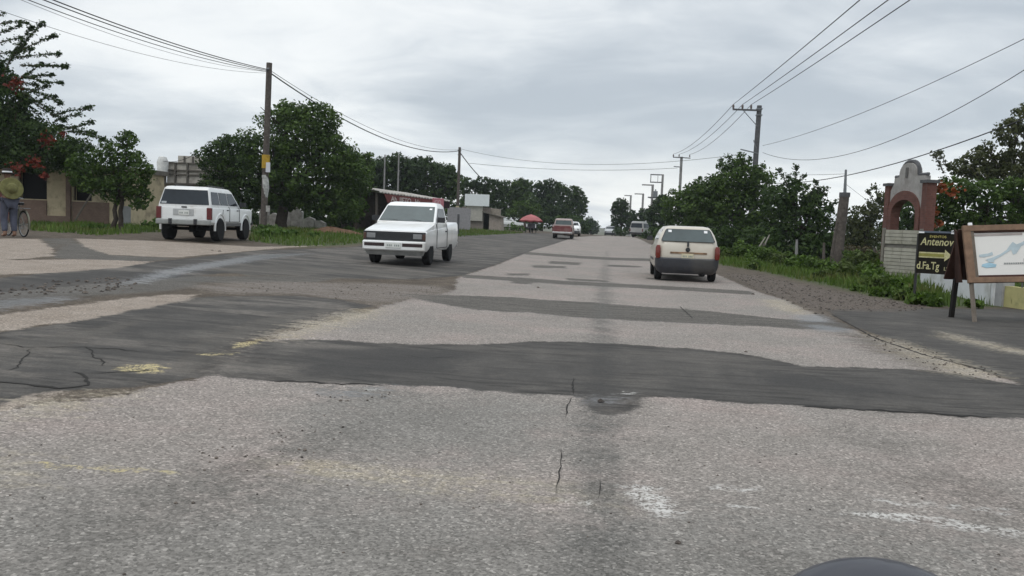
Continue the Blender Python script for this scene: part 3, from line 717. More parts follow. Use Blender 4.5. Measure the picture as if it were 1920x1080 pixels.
def wheel(parent, x, y, r, w, rimm=RIM):
    s = 1 if x > 0 else -1
    prof_ = [(r*.58, -w/2), (r*.9, -w/2), (r*.985, -w*.36), (r, -w*.2), (r, w*.2), (r*.985, w*.36), (r*.9, w/2), (r*.58, w/2)]
    t = MB().lathe(prof_, 26, 'X').build('wheel', RUBBER, parent, (x, y, r), smooth=True)
    m = MB().lathe([(r*.60, -.02), (r*.60, w*.46), (r*.54, w*.5), (r*.50, w*.36), (r*.2, w*.30), (r*.16, w*.42), (.001, w*.43)], 22, 'X')
    if s < 0: m.v = [(-a, b, c) for a, b, c in m.v]
    for k in range(5):
        a = 2*PI*k/5; m.box((s*w*.36, math.cos(a)*r*.36, math.sin(a)*r*.36), (.03, r*.16, r*.12))
    m.build('rim', rimm, t, smooth=True)
    return t
def arch(y, r, hw): return MB().lathe([(r, -hw), (r, hw)], 28, 'X', (0, y, 0))
def arch_cut(y, z, r, hw): return MB().lathe([(r, -hw), (r, hw)], 28, 'X', (0, y, z))
def pane(mb, pts, off, th=.01):
    "thin plate through pts pushed outwards along off"
    o = Vector(off).normalized(); mb.prism([Vector(p)+o*.003 for p in pts], o*th); return mb
def side_pts(yz, x): return [(x, y, z) for y, z in yz]

def plate(parent, y, z, s, m=PLATE, txt='', w=.32, h=.13, lab=None):
    p = MB().box((0, y, z), (w, .012, h)).build('licence_plate', m, parent, bevel=.004)
    b = MB()
    for k in range(7):                                             # embossed characters, unreadable in the photo
        if k == 3: continue
        b.box((-w*.36+k*w*.12, y+s*.008, z-.005), (w*.07, .004, h*.36))
    b.build('plate_marks', PINK_, p)
    return p

# ---- white pickup truck
def pickup(label, loc, rz, paint, group=None, front=True, glass=GLASS_G, tail=None, detail=True):
    t = thing('pickup_truck', label, 'pickup truck', loc, rz, group)
    b = MB().rings([(.36, .74, 2.0, -2.28, .08), (.44, .79, 2.10, -2.36, .09), (.66, .825, 2.13, -2.38, .07), (.84, .82, 2.12, -2.38, .07), ((.87, 1.08), .805, 2.08, -2.37, .07), ((.885, 1.14), .775, 1.98, -2.36, .06)])
    body = b.build('body', paint, t)
    boolean(body, [arch_cut(1.36, .33, .37, 1.2), arch_cut(-1.30, .33, .37, 1.2), MB().box((0, -1.57, 1.0), (1.36, 1.46, .8))])
    MB().box((0, 0, 0), (1.0, 1.0, 1.0)) 
    body.data.polygons.foreach_set('use_smooth', [True]*len(body.data.polygons)); body.data.set_sharp_from_angle(angle=R_(28))
    MB().rings([(.90, .80, 1.02, -.70, .06), (1.10, .80, .98, -.72, .06), (1.56, .70, .34, -.60, .06), (1.635, .65, .22, -.52, .1), (1.66, .54, .08, -.42, .1)]).build('cab', paint, t, smooth=28)
    MB().rings([(.80, .785, 2.085, .75, .05), ((.885, 1.10), .78, 2.08, .75, .06), ((.91, 1.125), .72, 2.01, .75, .06)]).build('hood', paint, t, smooth=28)
    # cab slope: y = .98 - 1.24*(z-1.0), half width .775 - .24*(z-1)
    fy = lambda z: .98-1.391*(z-1.1); hw = lambda z: .80-.2174*(z-1.1); ry = lambda z: -.72+.261*(z-1.1)
    ws = MB(); pane(ws, [(-hw(1.13)+.055, fy(1.13), 1.13), (hw(1.13)-.055, fy(1.13), 1.13), (hw(1.535)-.05, fy(1.535), 1.535), (-hw(1.535)+.05, fy(1.535), 1.535)], (0, .62, .5)); w_ = ws.build('windshield', glass, t)
    if detail:
        for sx in (-.42, .22): MB().bar((sx, fy(1.145)+.02, 1.145), (sx+.38, fy(1.20)+.02, 1.185), .022, .014).build('wiper', PLASTIC, t)
        s_ = MB(); pane(s_, [(-.60, fy(1.45)+.012, 1.45), (-.53, fy(1.45)+.012, 1.45), (-.53, fy(1.49)+.012, 1.49), (-.60, fy(1.49)+.012, 1.49)], (0, .62, .5), .003) ; s_.build('sticker', STICK, w_)
    rw = MB(); pane(rw, [(-hw(1.13)+.10, ry(1.13), 1.13), (hw(1.13)-.10, ry(1.13), 1.13), (hw(1.50)-.09, ry(1.50), 1.50), (-hw(1.50)+.09, ry(1.50), 1.50)], (0, -1, .1)); rw.build('rear_window', glass, t)
    for s in (-1, 1):
        q = MB(); pane(q, [(s*hw(1.17), .74, 1.17), (s*hw(1.17), -.46, 1.17), (s*hw(1.50), -.42, 1.50), (s*hw(1.50), .32, 1.50)], (s, 0, .24)); q.build('side_window', GLASS, t)
        d = MB(); d.tube([(s*.835, .86, .44), (s*.836, .86, .9), (s*.805, .86, 1.08)], .008, 4); d.tube([(s*.835, -.56, .44), (s*.836, -.56, .9), (s*.805, -.56, 1.08)], .008, 4); d.tube([(s*.835, .86, .44), (s*.835, -.56, .44)], .008, 4)
        d.build('door_seam', UNDER, t)
        MB().box((s*.835, -.42, .88), (.03, .16, .035)).build('door_handle', PLASTIC, t, bevel=.008)
        mr = MB().rings([(1.12, .10, .04, -.04, .03), (1.26, .10, .04, -.04, .03)]); mr.v = [(a*1.0+s*.90, b+.70, c) for a, b, c in mr.v]; mr.bar((s*.76, .70, 1.12), (s*.86, .70, 1.17), .03); mr.build('wing_mirror', PLASTIC, t, smooth=True)
        for y in (1.36, -1.30): wheel(t, s*.70, y, .315, .20, RIMD)
    MB().box((0, 0, .50), (1.02, 4.0, .30)).build('underbody', UNDER, t)
    # front
    g = MB().box((0, 2.135, .745), (1.60, .04, .225)); gr = g.build('grille', PLASTIC, t, bevel=.008)
    k = MB(); [k.box((0, 2.158, .665+i*.028), (1.0, .012, .008)) for i in range(6)]; k.build('grille_bars', mat('grille_grey', (.05, .052, .055), .5), gr)
    for s in (-1, 1):
        MB().box((s*.60, 2.160, .745), (.23, .03, .125)).build('headlight', LAMP, t, bevel=.012)
        MB().box((s*.765, 2.142, .735), (.075, .06, .15)).build('corner_lamp', mat('corner_lens', (.07, .03, .02), .3), t, bevel=.008)
    fb = MB().rings([(.38, .785, 2.22, 2.02, .05), (.41, .805, 2.25, 2.02, .06), (.595, .81, 2.25, 2.02, .06), (.62, .79, 2.22, 2.02, .05)]).build('front_bumper', paint, t, smooth=True)
    for s in (-1, 1): MB().box((s*.49, 2.248, .525), (.52, .016, .085)).build('bumper_slot', mat('slot_dark', (.03, .015, .015), .6), fb, bevel=.006)
    MB().rings([(.26, .72, 2.12, 1.95, .05), (.40, .78, 2.20, 1.95, .06)]).build('apron', mat('apron_grey', (.26, .26, .25), .6, .2), t, smooth=True)
    plate(t, 2.262, .515, 1, w=.40)
    # rear
    MB().box((0, -2.385, .80), (1.36, .03, .50)).build('tailgate', tail or paint, t, bevel=.01)
    for s in (-1, 1): MB().box((s*.755, -2.388, .78), (.10, .03, .34)).build('tail_light', DREDL, t, bevel=.008)
    MB().box((0, -2.44, .50), (1.6, .12, .13)).build('rear_bumper', CHROME, t, bevel=.02)
    plate(t, -2.51, .51, -1)
    return t

# ---- cream hatchback
def hatchback(label, loc, rz, paint, group=None):
    t = thing('hatchback', label, 'car', loc, rz, group)
    b = MB().rings([(.24, .70, 1.70, -1.62, .22), (.34, .775, 1.82, -1.76, .26), (.56, .805, 1.86, -1.80, .28), (.76, .805, 1.84, -1.79, .28), ((.82, .90), .785, 1.74, -1.76, .26), ((.88, .96), .755, .98, -1.73, .2),
                    ((1.02, 1.05), .735, .80, -1.69, .18), (1.20, .685, .50, -1.595, .18), (1.34, .60, .26, -1.50, .18), (1.395, .555, .14, -1.42, .2), (1.42, .43, .0, -1.28, .2)], 6)
    body = b.build('body', paint, t)
    boolean(body, [arch_cut(1.20, .28, .33, 1.2), arch_cut(-1.18, .28, .33, 1.2)])
    body.data.polygons.foreach_set('use_smooth', [True]*len(body.data.polygons)); body.data.set_sharp_from_angle(angle=R_(32))
    ry = lambda z: -1.69+(z-1.05)/.29*.19; hw = lambda z: .735-(z-1.03)/.31*.13
    q = MB(); zz = (1.015, 1.335)
    pl = [(-.645, zz[0]), (.645, zz[0]), (.655, 1.05), (.56, 1.29), (.52, zz[1]), (-.52, zz[1]), (-.56, 1.29), (-.655, 1.05)]
    fr_ = MB(); pane(fr_, [(x*1.03, ry(z)-.012, z) for x, z in pl], (0, -1, .6), .006); gl_s = fr_.build('window_seal', PLASTIC, t)
    pane(q, [(x*.985, ry(z)-.020, 1.17+(z-1.17)*.95) for x, z in pl], (0, -1, .6), .008); gw = q.build('rear_window', GLASS_G, t)
    for x in (-.50, .40):
        k = MB(); pane(k, [(x, ry(1.25)-.036, 1.25), (x+.085, ry(1.25)-.036, 1.25), (x+.085, ry(1.31)-.036, 1.31), (x, ry(1.31)-.036, 1.31)], (0, -1, .6), .003); k.build('sticker', STICK, gw)
    for s in (-1, 1):
        q = MB(); pane(q, [(s*hw(1.05), .42, 1.05), (s*hw(1.05), -.42, 1.05), (s*hw(1.31), -.42, 1.31), (s*hw(1.31), .12, 1.31)], (s, 0, .4)); q.build('side_window', GLASS, t)
        q = MB(); pane(q, [(s*hw(1.05), -.50, 1.05), (s*hw(1.05), -1.38, 1.05), (s*hw(1.31), -1.24, 1.31), (s*hw(1.31), -.50, 1.31)], (s, 0, .4)); q.build('side_window', GLASS, t)
        k = MB().rings([(.585, .045, .12, -.12, .04), (.64, .064, .14, -.135, .05), (.84, .062, .135, -.13, .05), (.915, .040, .09, -.10, .035)])
        k.v = [(a+s*.742, b-1.70, c) for a, b, c in k.v]; k.build('tail_light', REDL, t, smooth=50)
        k = MB().rings([(1.0, .09, .05, -.05, .04), (1.12, .08, .04, -.04, .035)]); k.v = [(a+s*.86, b+.62, c) for a, b, c in k.v]; k.build('wing_mirror', PLASTIC, t, smooth=True)
        k = MB().rings([(.55, .10, .03, -.12, .02), (.74, .09, .03, -.12, .02)]); k.v = [(a+s*.60, b+1.82, c) for a, b, c in k.v]; k.build('headlight', LAMP, t, smooth=True)
        for y in (1.20, -1.18): wheel(t, s*.69, y, .29, .175, RIM)
        MB().box((s*.803, .1, .52), (.016, 1.5, .06)).build('side_moulding', BUMPER, t)
    ws = MB(); f_ = lambda z: .80-(z-1.02)/.32*.54
    pane(ws, [(-.66, f_(1.04), 1.04), (.66, f_(1.04), 1.04), (.53, f_(1.33), 1.33), (-.53, f_(1.33), 1.33)], (0, .5, .86)); ws.build('windshield', GLASS, t)
    bb = MB().rings([(.20, .66, -1.4, -1.74, .16), (.27, .76, -1.3, -1.83, .25), (.40, .80, -1.3, -1.88, .28), (.575, .81, -1.3, -1.88, .28), (.605, .79, -1.3, -1.85, .26)], 6).build('rear_bumper', BUMPER, t)
    boolean(bb, [arch_cut(-1.18, .28, .33, 1.2)]); bb.data.polygons.foreach_set('use_smooth', [True]*len(bb.data.polygons)); bb.data.set_sharp_from_angle(angle=R_(35))
    MB().rings([(.20, .66, 1.78, 1.4, .16), (.30, .78, 1.90, 1.5, .25), (.52, .79, 1.91, 1.5, .25)], 6).build('front_bumper', BUMPER, t, smooth=True)
    MB().box((0, 0, .33), (1.05, 3.3, .2)).build('underbody', UNDER, t)
    MB().tube([(.42, -1.5, .20), (.42, -1.86, .19)], .03, 8).build('exhaust', UNDER, t)
    plate(t, -1.815, .655, -1, mat('plate_cream', (.60, .54, .38), .5), w=.30)
    MB().lathe([(.001, 0), (.055, 0), (.06, .01), (.045, .03), (.001, .032)], 16).build('emblem', PLASTIC, t, (0, -1.788, .82)).rotation_euler = (PI/2, 0, 0)
    MB().bar((0, -1.80, .90), (0, -1.77, 1.03), .05, .03).build('wiper', PLASTIC, t)
    MB().box((.02, -1.800, .735), (.92, .014, .045)).build('tailgate_trim', mat('rust_trim', (.22, .13, .07), .6, .5, 8), t)
    return t

# ---- white boxy off-roader
def offroader(label, loc, rz, paint):
    t = thing('off_roader', label, 'car', loc, rz)
    b = MB().rings([(.52, .78, 1.95, -1.98, .07), (.60, .835, 2.04, -2.04, .08), (.96, .84, 2.05, -2.04, .07), (1.03, .825, 2.03, -2.03, .06), (1.06, .79, 1.98, -2.0, .05)])
    body = b.build('body', paint, t)
    boolean(body, [arch_cut(1.30, .40, .44, 1.2), arch_cut(-1.27, .40, .44, 1.2)])
    body.data.polygons.foreach_set('use_smooth', [True]*len(body.data.polygons)); body.data.set_sharp_from_angle(angle=R_(28))
    MB().rings([(1.02, .80, .86, -2.02, .05), (1.10, .80, .80, -2.015, .05), (1.60, .69, .22, -1.86, .05), (1.665, .64, .10, -1.80, .08), (1.68, .56, .0, -1.7, .08)]).build('cabin', paint, t, smooth=28)
    ry = lambda z: -2.015+(z-1.10)*.31; hw = lambda z: .80-(z-1.10)*.22; fy = lambda z: .80-(z-1.10)*1.16
    q = MB(); pane(q, [(-hw(1.12)+.05, ry(1.12), 1.12), (hw(1.12)-.05, ry(1.12), 1.12), (hw(1.57)-.045, ry(1.57), 1.57), (-hw(1.57)+.045, ry(1.57), 1.57)], (0, -1, .31)); gw = q.build('rear_window', GLASS, t)
    q = MB(); pane(q, [(-.70, ry(1.14)-.012, 1.14), (-.55, ry(1.14)-.012, 1.14), (-.55, ry(1.20)-.012, 1.20), (-.70, ry(1.20)-.012, 1.20)], (0, -1, .31), .003); q.build('sticker', mat('sticker_grey', (.35, .37, .38), .6), gw)
    q = MB(); pane(q, [(-hw(1.12)+.06, fy(1.12), 1.12), (hw(1.12)-.06, fy(1.12), 1.12), (hw(1.57)-.05, fy(1.57), 1.57), (-hw(1.57)+.05, fy(1.57), 1.57)], (0, .65, .75)); q.build('windshield', GLASS, t)
    for s in (-1, 1):
        for y0, y1, y2, y3 in ((-1.90, -1.20, -1.20, -1.78), (-1.12, -.42, -.42, -1.12), (-.34, .60, .16, -.34)):
            q = MB(); pane(q, [(s*hw(1.14), y0, 1.14), (s*hw(1.14), y1, 1.14), (s*hw(1.53), y2, 1.53), (s*hw(1.53), y3, 1.53)], (s, 0, .22)); q.build('side_window', GLASS, t)
        for y, k in ((1.30, 'fender_flare'), (-1.27, 'fender_flare')):
            f = MB().torus((s*.835, y, .40), .465, .035, 'X', 14, 6, R_(-8), R_(188)); f.build(k, paint, t, smooth=True)
        d = MB()
        for y in (.62, -.38): d.tube([(s*.845, y, .62), (s*.846, y, 1.02), (s*.81, y, 1.10)], .008, 4)
        d.tube([(s*.845, -1.0, 1.0), (s*.845, -1.05, .85)], .008, 4); d.tube([(s*.845, .62, .62), (s*.845, -.8, .62)], .008, 4)
        d.build('door_seam', UNDER, t)
        for y in (.52, -.48): MB().box((s*.85, y-.1, .99), (.03, .15, .03)).build('door_handle', PLASTIC, t, bevel=.006)
        MB().box((s*.765, -2.02, .86), (.15, .10, .36)).build('tail_light', DREDL, t, bevel=.012)
        MB().box((s*.60, 2.05, .84), (.24, .04, .16)).build('headlight', LAMP, t, bevel=.01)
        k = MB().rings([(1.12, .10, .05, -.05, .03), (1.27, .10, .05, -.05, .03)]); k.v = [(a+s*.95, b+.62, c) for a, b, c in k.v]; k.build('wing_mirror', PLASTIC, t, smooth=True)
        for y in (1.30, -1.27): wheel(t, s*.75, y, .375, .245, RIMD)
        MB().box((s*.80, 0, .53), (.06, 1.7, .10)).build('sill', mat('sill_grey', (.10, .10, .10), .6), t, bevel=.01)
        MB().box((s*.38, -2.14, .60), (.09, .10, .17)).build('bumper_guard', PLASTIC, t, bevel=.012)
        rr_ = MB(); rr_.tube([(s*.50, -1.5, 1.72), (s*.50, .0, 1.72)], .016, 6); [rr_.bar((s*.50, y, 1.66), (s*.50, y, 1.72), .03) for y in (-1.45, -.7, -.05)]; rr_.build('roof_rail', PLASTIC, t)
    MB().box((0, -2.085, .585), (1.66, .13, .16)).build('rear_bumper', mat('bumper_grey', (.26, .27, .26), .45, .15), t, bevel=.03)
    MB().box((0, 2.10, .58), (1.66, .13, .15)).build('front_bumper', PLASTIC, t, bevel=.03)
    MB().box((0, 2.05, .85), (.9, .03, .22)).build('grille', PLASTIC, t, bevel=.01)
    MB().box((0, 0, .56), (1.1, 3.7, .2)).build('underbody', UNDER, t)
    ax = MB().tube([(-.72, -1.27, .375), (.72, -1.27, .375)], .05, 8); ax.tube([(0, -1.27, .27), (0, -1.27, .47)], .13, 10); ax.tube([(-.72, 1.3, .375), (.72, 1.3, .375)], .05, 8); ax.build('axle', UNDER, t, smooth=True)
    MB().tube([(-.45, -1.6, .46), (-.45, -2.12, .42)], .032, 8).build('exhaust', UNDER, t)
    rc = MB().box((-.02, -2.050, .89), (.62, .02, .19)).build('plate_recess', mat('recess_grey', (.40, .41, .41), .5), t, bevel=.005)
    plate(t, -2.066, .87, -1, w=.32, h=.14)
    MB().box((0, -2.045, 1.045), (.16, .03, .04)).build('tailgate_handle', PLASTIC, t, bevel=.008)
    MB().tube([(.83, .78, 1.06), (.85, .74, 1.75)], [.008, .004], 5).build('aerial', PLASTIC, t)
    return t

def ground(x, y): return (x, y, zg(x, y))
PK = G(740, 499)
pk = at(737, 499, 20.6+2.2)
pickup('white pickup truck with a black grille coming towards the camera', ground(at(737, 480, 20.6).x+.02, 22.75), PI, WHITE)
hp = at(1290, 480, 21.6)
hatchback('cream hatchback with charcoal bumper driving away on the right', ground(hp.x, 23.35), R_(-.5), CREAM)
sp_ = at(350, 430, 24.3)
offroader('white boxy off roader parked facing away on the left verge', ground(sp_.x-.27, 26.2), R_(7), WHITE2)
p = at(1054, 440, 68)
pickup('old red pickup truck with pale cab driving away in the left lane', ground(p.x, 70.2), 0, mat('pale_cab_paint', (.34, .27, .25), .45, .08), tail=REDP, glass=GLASS_G, detail=False)
p = at(1073, 438, 84)
hatchback('small white car half hidden behind the red pickup', ground(p.x, 84), PI, WHITE)
p = at(1143, 438, 135)
hatchback('far silver car just left of the right verge at the road crest', ground(p.x, 118), PI, SILVER)
p = at(952, 425, 100)
hatchback('small white car parked on the left verge before the parasol', ground(p.x, 100), R_(-75), WHITE2)

# white van parked far along the right verge
def van(label, loc, rz):
    t = thing('parked_van', label, 'van', loc, rz)
    VANP = mat('dusty_van_paint', (.33, .33, .32), .5, .12, 2)
    body = MB().rings([(.35, .80, 2.1, -2.1, .1), (.6, .86, 2.2, -2.15, .12), (1.05, .86, 2.15, -2.15, .12), (1.72, .74, 1.5, -2.05, .12), (1.85, .66, 1.3, -1.95, .15)]).build('body', VANP, t)
    boolean(body, [arch_cut(1.35, .32, .38, 1.2), arch_cut(-1.3, .32, .38, 1.2)])
    q = MB(); pane(q, [(-.72, -2.14, 1.12), (.72, -2.14, 1.12), (.66, -2.07, 1.62), (-.66, -2.07, 1.62)], (0, -1, .15)); q.build('rear_window', GLASS, t)
    for s in (-1, 1):
        q = MB(); pane(q, [(s*.85, 1.2, 1.12), (s*.85, -1.9, 1.12), (s*.765, -1.85, 1.60), (s*.765, 1.1, 1.60)], (s, 0, .2)); q.build('side_window', GLASS, t)
        for y in (1.35, -1.3): wheel(t, s*.74, y, .31, .2, RIMD)
        MB().box((s*.78, -2.155, .85), (.12, .04, .3)).build('tail_light', DREDL, t, bevel=.01)
    MB().box((0, -2.2, .5), (1.66, .12, .18)).build('rear_bumper', PLASTIC, t, bevel=.03)
    MB().box((0, 0, .45), (1.1, 3.9, .3)).build('underbody', UNDER, t)
p = at(1203, 440, 98)
van('white van parked on the grass far along the right verge', ground(p.x+.3, 98), R_(-28))

# ---- bonnet of the car the view is taken from, its washer hump just inside the frame
t = thing('car_bonnet', 'dark blue grey rounded car bonnet edge at the bottom of the frame', 'car bonnet', (0, 0, 0))
NAVY = mat('navy_car_paint', (.026, .026, .036), .5, .12, 3, coat=.25)
hb = at(1615, 1047, 1.12)
bn = MB(); vs = []; nx, ny = 24, 10
for j in range(ny+1):
    for i in range(nx+1):
        x = -.55+1.55*i/nx; y = .25+.86*j/ny
        z = .78-.085*((x-.2)/.8)**2-.30*max(0, (y-.55)/.56)**2*1.0-.03*y
        vs.append((x, y, z-.02))
o0 = len(vs); vs += [(a, b, c-.03) for a, b, c in vs]
fs = [(j*(nx+1)+i, j*(nx+1)+i+1, (j+1)*(nx+1)+i+1, (j+1)*(nx+1)+i) for j in range(ny) for i in range(nx)]
fs += [tuple(q+o0 for q in f[::-1]) for f in fs]
ed = [i for i in range(nx+1)]+[j*(nx+1)+nx for j in range(1, ny+1)]+[ny*(nx+1)+i for i in range(nx-1, -1, -1)]+[j*(nx+1) for j in range(ny-1, 0, -1)]
fs += [(ed[k], ed[k]+o0, ed[(k+1) % len(ed)]+o0, ed[(k+1) % len(ed)]) for k in range(len(ed))]
bn.add(vs, fs); bn.build('bonnet_panel', NAVY, t, smooth=True)
hm = MB(); vs = []; nu, nv = 28, 10
for j in range(nv+1):
    a = PI/2*j/nv
    for i in range(nu):
        w_ = 2*PI*i/nu; k = math.cos(a)
        vs.append((hb.x+.020+.165*k*math.cos(w_), hb.y-.03+.13*k*math.sin(w_), hb.z-.15+.156*math.sin(a)**.9))
fs = [(j*nu+i, j*nu+(i+1) % nu, (j+1)*nu+(i+1) % nu, (j+1)*nu+i) for j in range(nv) for i in range(nu)]
hm.add(vs, fs+[tuple(range(nu))[::-1]]); hump = hm.build('bonnet_hump', NAVY, t, smooth=50)

# ------------------------------------------------------------------ poles and wires
WOOD = mat('weathered_pole_wood', (.10, .085, .075), .9, .35, 8, bump=.01)
CONC = mat('pole_concrete', (.24, .235, .23), .9, .2, 6, grime=(.15, .145, .14))
CONCD = mat('dark_pole_concrete', (.10, .10, .105), .85, .25, 6)
STEEL = mat('galvanised_steel', (.20, .21, .22), .5, .15, 6, .6)
WIRE = mat('cable_black', (.02, .02, .022), .7)
INSUL = mat('insulator', (.12, .09, .08), .35, .2, 8)

def pole_top(px, py, Y): return at(px, py, Y)
def wire(name, label, a, b, sag, r, group=None, n=26, ext=None):
    a, b = Vector(a), Vector(b)
    pts = [a.lerp(b, i/n)+Vector((0, 0, -sag*4*(i/n)*(1-i/n))) for i in range(n+1)]
    o = MB().tube(pts, r, 5).build(name, WIRE); tag(o, label, 'cable', group); return o

# left roadside pole
T = at(505, 118, 40); x, y = T.x, T.y; b = Vector((x-.18, y, zg(x, y)-.3))
t = thing('utility_pole', 'tall weathered wooden pole with yellow band beside the off roader', 'utility pole', (x-.18, y, zg(x, y)))
o = t.location.copy()
def rel(p): return Vector(p)-o
pa = rel(b); pb = rel(T)
MB().tube([pa, pa.lerp(pb, .3), pa.lerp(pb, .7), pb], [.165, .16, .148, .14], 12).build('shaft', WOOD, t, smooth=50)
def onpole(py_): return (Vector((0, 0, 0)))+pa.lerp(pb, (at(500, py_, 40).z-b.z)/(T.z-b.z))
c = onpole(302); MB().tube([c-Vector((0, 0, .36)), c+Vector((0, 0, .30))], .195, 14).build('yellow_band', mat('faded_yellow', (.42, .27, .04), .8, .25, 6), t, smooth=50)
c = onpole(314); MB().box(c+Vector((.19, -.16, 0)), (.22, .03, .48)).build('paper_notice', mat('notice_paper', (.62, .63, .66), .8, .06), t)
c = onpole(352); MB().tube([c+Vector((.02, -.012, -.55)), c+Vector((.05, -.012, .0)), c+Vector((.0, -.012, .62))], [.12, .168, .155], 10).build('peeling_paint', mat('peeling_white', (.42, .42, .40), .9, .45, 5), t, smooth=50)
c = onpole(395); MB().box(c+Vector((.26, -.15, .1)), (.20, .03, .30)).build('torn_poster', mat('torn_paper', (.34, .33, .31), .9, .4, 6), t)
MB().box(pb-Vector((0, 0, .30)), (.12, .34, .08)).build('cable_clamp', STEEL, t, bevel=.01)
P1 = T-Vector((0, 0, .33))
# second left pole
T2 = at(862, 276, 83); x, y = T2.x, T2.y
t = thing('utility_pole', 'second wooden pole on the left standing by the white board building', 'utility pole', (x, y, zg(x, y))); o = t.location.copy()
MB().tube([(0, 0, -.2), rel(T2)], [.17, .13], 10).build('shaft', WOOD, t, smooth=50)
for dz in (.30, .75): MB().tube([rel(T2)-Vector((.18, 0, dz)), rel(T2)-Vector((-.18, 0, dz))], .05, 6).build('cable_clamp', STEEL, t)
MB().box((.0, -.22, 1.9), (.34, .05, .5)).build('notice_board', mat('board_yellow', (.42, .38, .22), .7, .2), t)
MB().box((-.12, -.24, 1.15), (.42, .05, .7)).build('notice_board', mat('board_brown', (.26, .20, .18), .7, .3), t)
P2 = T2-Vector((0, 0, .35))
# cables on the left
gl_ = 'cables from the wooden pole to the upper left'
def far_up(px, py, Y): return at(px, py, Y)
wire('overhead_cable', 'thick black cable rising from the wooden pole to the top left, upper of the bundle', P1, far_up(-75, -71, 20), .26, .020, gl_)
wire('overhead_cable', 'thick black cable rising from the wooden pole to the top left, middle of the bundle', P1-Vector((0, 0, .05)), far_up(-90, -70, 20), .30, .018, gl_)
wire('overhead_cable', 'black cable rising from the wooden pole to the top left, lowest of the bundle', P1-Vector((0, 0, .10)), far_up(-110, -66, 20), .36, .014, gl_)
wire('overhead_cable', 'thin faint cable crossing the sky above the feathery tree, lower of two', at(500, 137, 40), at(-60, -2, 20), .42, .007, gl_)
wire('overhead_cable', 'thin faint cable crossing the sky above the feathery tree, upper of two', P1-Vector((0, 0, .1)), at(-90, -56, 20), .48, .007, gl_)
wire('overhead_cable', 'thick sagging cable between the two wooden poles', P1-Vector((0, 0, .12)), P2, 1.35, .034)
wire('overhead_cable', 'thin second cable sagging just above the thick one between the two wooden poles', P1, P2+Vector((0, 0, .1)), 1.15, .014)
wire('guy_cable', 'dark guy cable slanting down to the right from the second wooden pole', P2-Vector((0, 0, .1)), at(915, 345, 100), .25, .05)
wire('overhead_cable', 'thin house cable dropping from the dark low tree to the concrete block wall', at(392, 268, 44), at(298, 300, 47.5), .45, .016)
wire('overhead_cable', 'faint cable crossing the whole road between left and right poles', P2+Vector((0, 0, .2)), at(1400, 288, 57), 1.1, .013)
wire('overhead_cable', 'faint lower cable crossing the road in the distance', at(880, 306, 100), at(1270, 315, 99), .5, .022)

# right power pole with its side arm
T = at(1424, 198, 56); x, y = T.x, T.y
t = thing('power_pole', 'tall dark power pole with one sided crossarm standing in the bush', 'power pole', (x-.1, y, zg(x, y))); o = t.location.copy(); tp = rel(T)
MB().tube([(0, 0, -.2), tp], [.20, .155], 10).build('shaft', CONCD, t, smooth=50)
aw = (at(1424, 205, 56)-at(1374, 200, 56)).length
MB().bar(tp+Vector((-aw, -.16, -.30)), tp+Vector((.05, -.16, -.33)), .13, .10).build('crossarm', CONCD, t)
MB().bar(tp+Vector((-aw*.62, -.17, -.33)), tp+Vector((-.08, -.17, -1.35)), .06, .04).build('arm_brace', STEEL, t)
HV = []
for k in (.98, .64, .32):
    MB().lathe([(.03, 0), (.075, .03), (.05, .07), (.085, .12), (.06, .18), (.07, .24), (.03, .29)], 10, 'Z', tp+Vector((-aw*k, -.16, -.26))).build('insulator', INSUL, t, smooth=60); HV.append(T+Vector((-aw*k, -.16, .03)))
lo = at(1421, 290, 56)-o
MB().bar(lo+Vector((-1.15, -.15, .30)), lo+Vector((0, -.15, .06)), .07).build('lower_arm', STEEL, t); MB().bar(lo+Vector((-.35, -.15, .9)), lo+Vector((-.05, -.12, .15)), .05).build('lower_brace', STEEL, t)
for dz in (-.22, -.62): MB().box(tp+Vector((0, 0, dz)), (.38, .38, .07)).build('band', STEEL, t)
PR = T
# second right pole
T2 = at(1278, 294, 99); x, y = T2.x, T2.y
t = thing('power_pole', 'second power pole with a plain double sided crossarm above the bush', 'power pole', (x, y, zg(x, y))); o = t.location.copy(); tp = rel(T2)
MB().tube([(0, 0, -.2), tp], [.19, .15], 8).build('shaft', CONC, t, smooth=50)
MB().bar(tp+Vector((-1.0, -.15, -.08)), tp+Vector((1.0, -.15, -.14)), .14, .1).build('crossarm', CONCD, t)
MB().bar(tp+Vector((-.85, -.15, -1.15)), tp+Vector((0, -.15, -1.2)), .10).build('lower_arm', STEEL, t)
HV2 = []
for k in (-.95, -.3, .9):
    MB().lathe([(.04, 0), (.09, .05), (.06, .2), (.03, .3)], 8, 'Z', tp+Vector((k, -.15, -.02))).build('insulator', INSUL, t); HV2.append(T2+Vector((k, -.15, .28)))
# transformer structure
T3 = at(1243, 327, 128); x, y = T3.x, T3.y
t = thing('transformer_pole', 'slim pale concrete pole carrying a two tier transformer frame', 'power pole', (x, y, zg(x, y))); o = t.location.copy(); tp = rel(T3)
bt = at(1236, 440, 128)-o
MB().tube([(bt.x, 0, -.2), tp], [.22, .16], 8).build('shaft', CONC, t, smooth=50)
s3 = 1/sc(1240, 128)
for d0, d1, k in ((1, 1, 'crossarm'), (15, 15, 'crossarm'), (44, 44, 'platform')):
    MB().bar(tp+Vector((-23*s3, 0, -d0*s3)), tp+Vector((0, 0, -d1*s3)), .16, .16).build(k, CONCD, t)
MB().bar(tp+Vector((-22*s3, 0, -16*s3)), tp+Vector((-22*s3, 0, 0)), .12).build('upright', STEEL, t); MB().bar(tp+Vector((-9*s3, 0, -16*s3)), tp+Vector((-9*s3, 0, -1*s3)), .07).build('upright', STEEL, t)
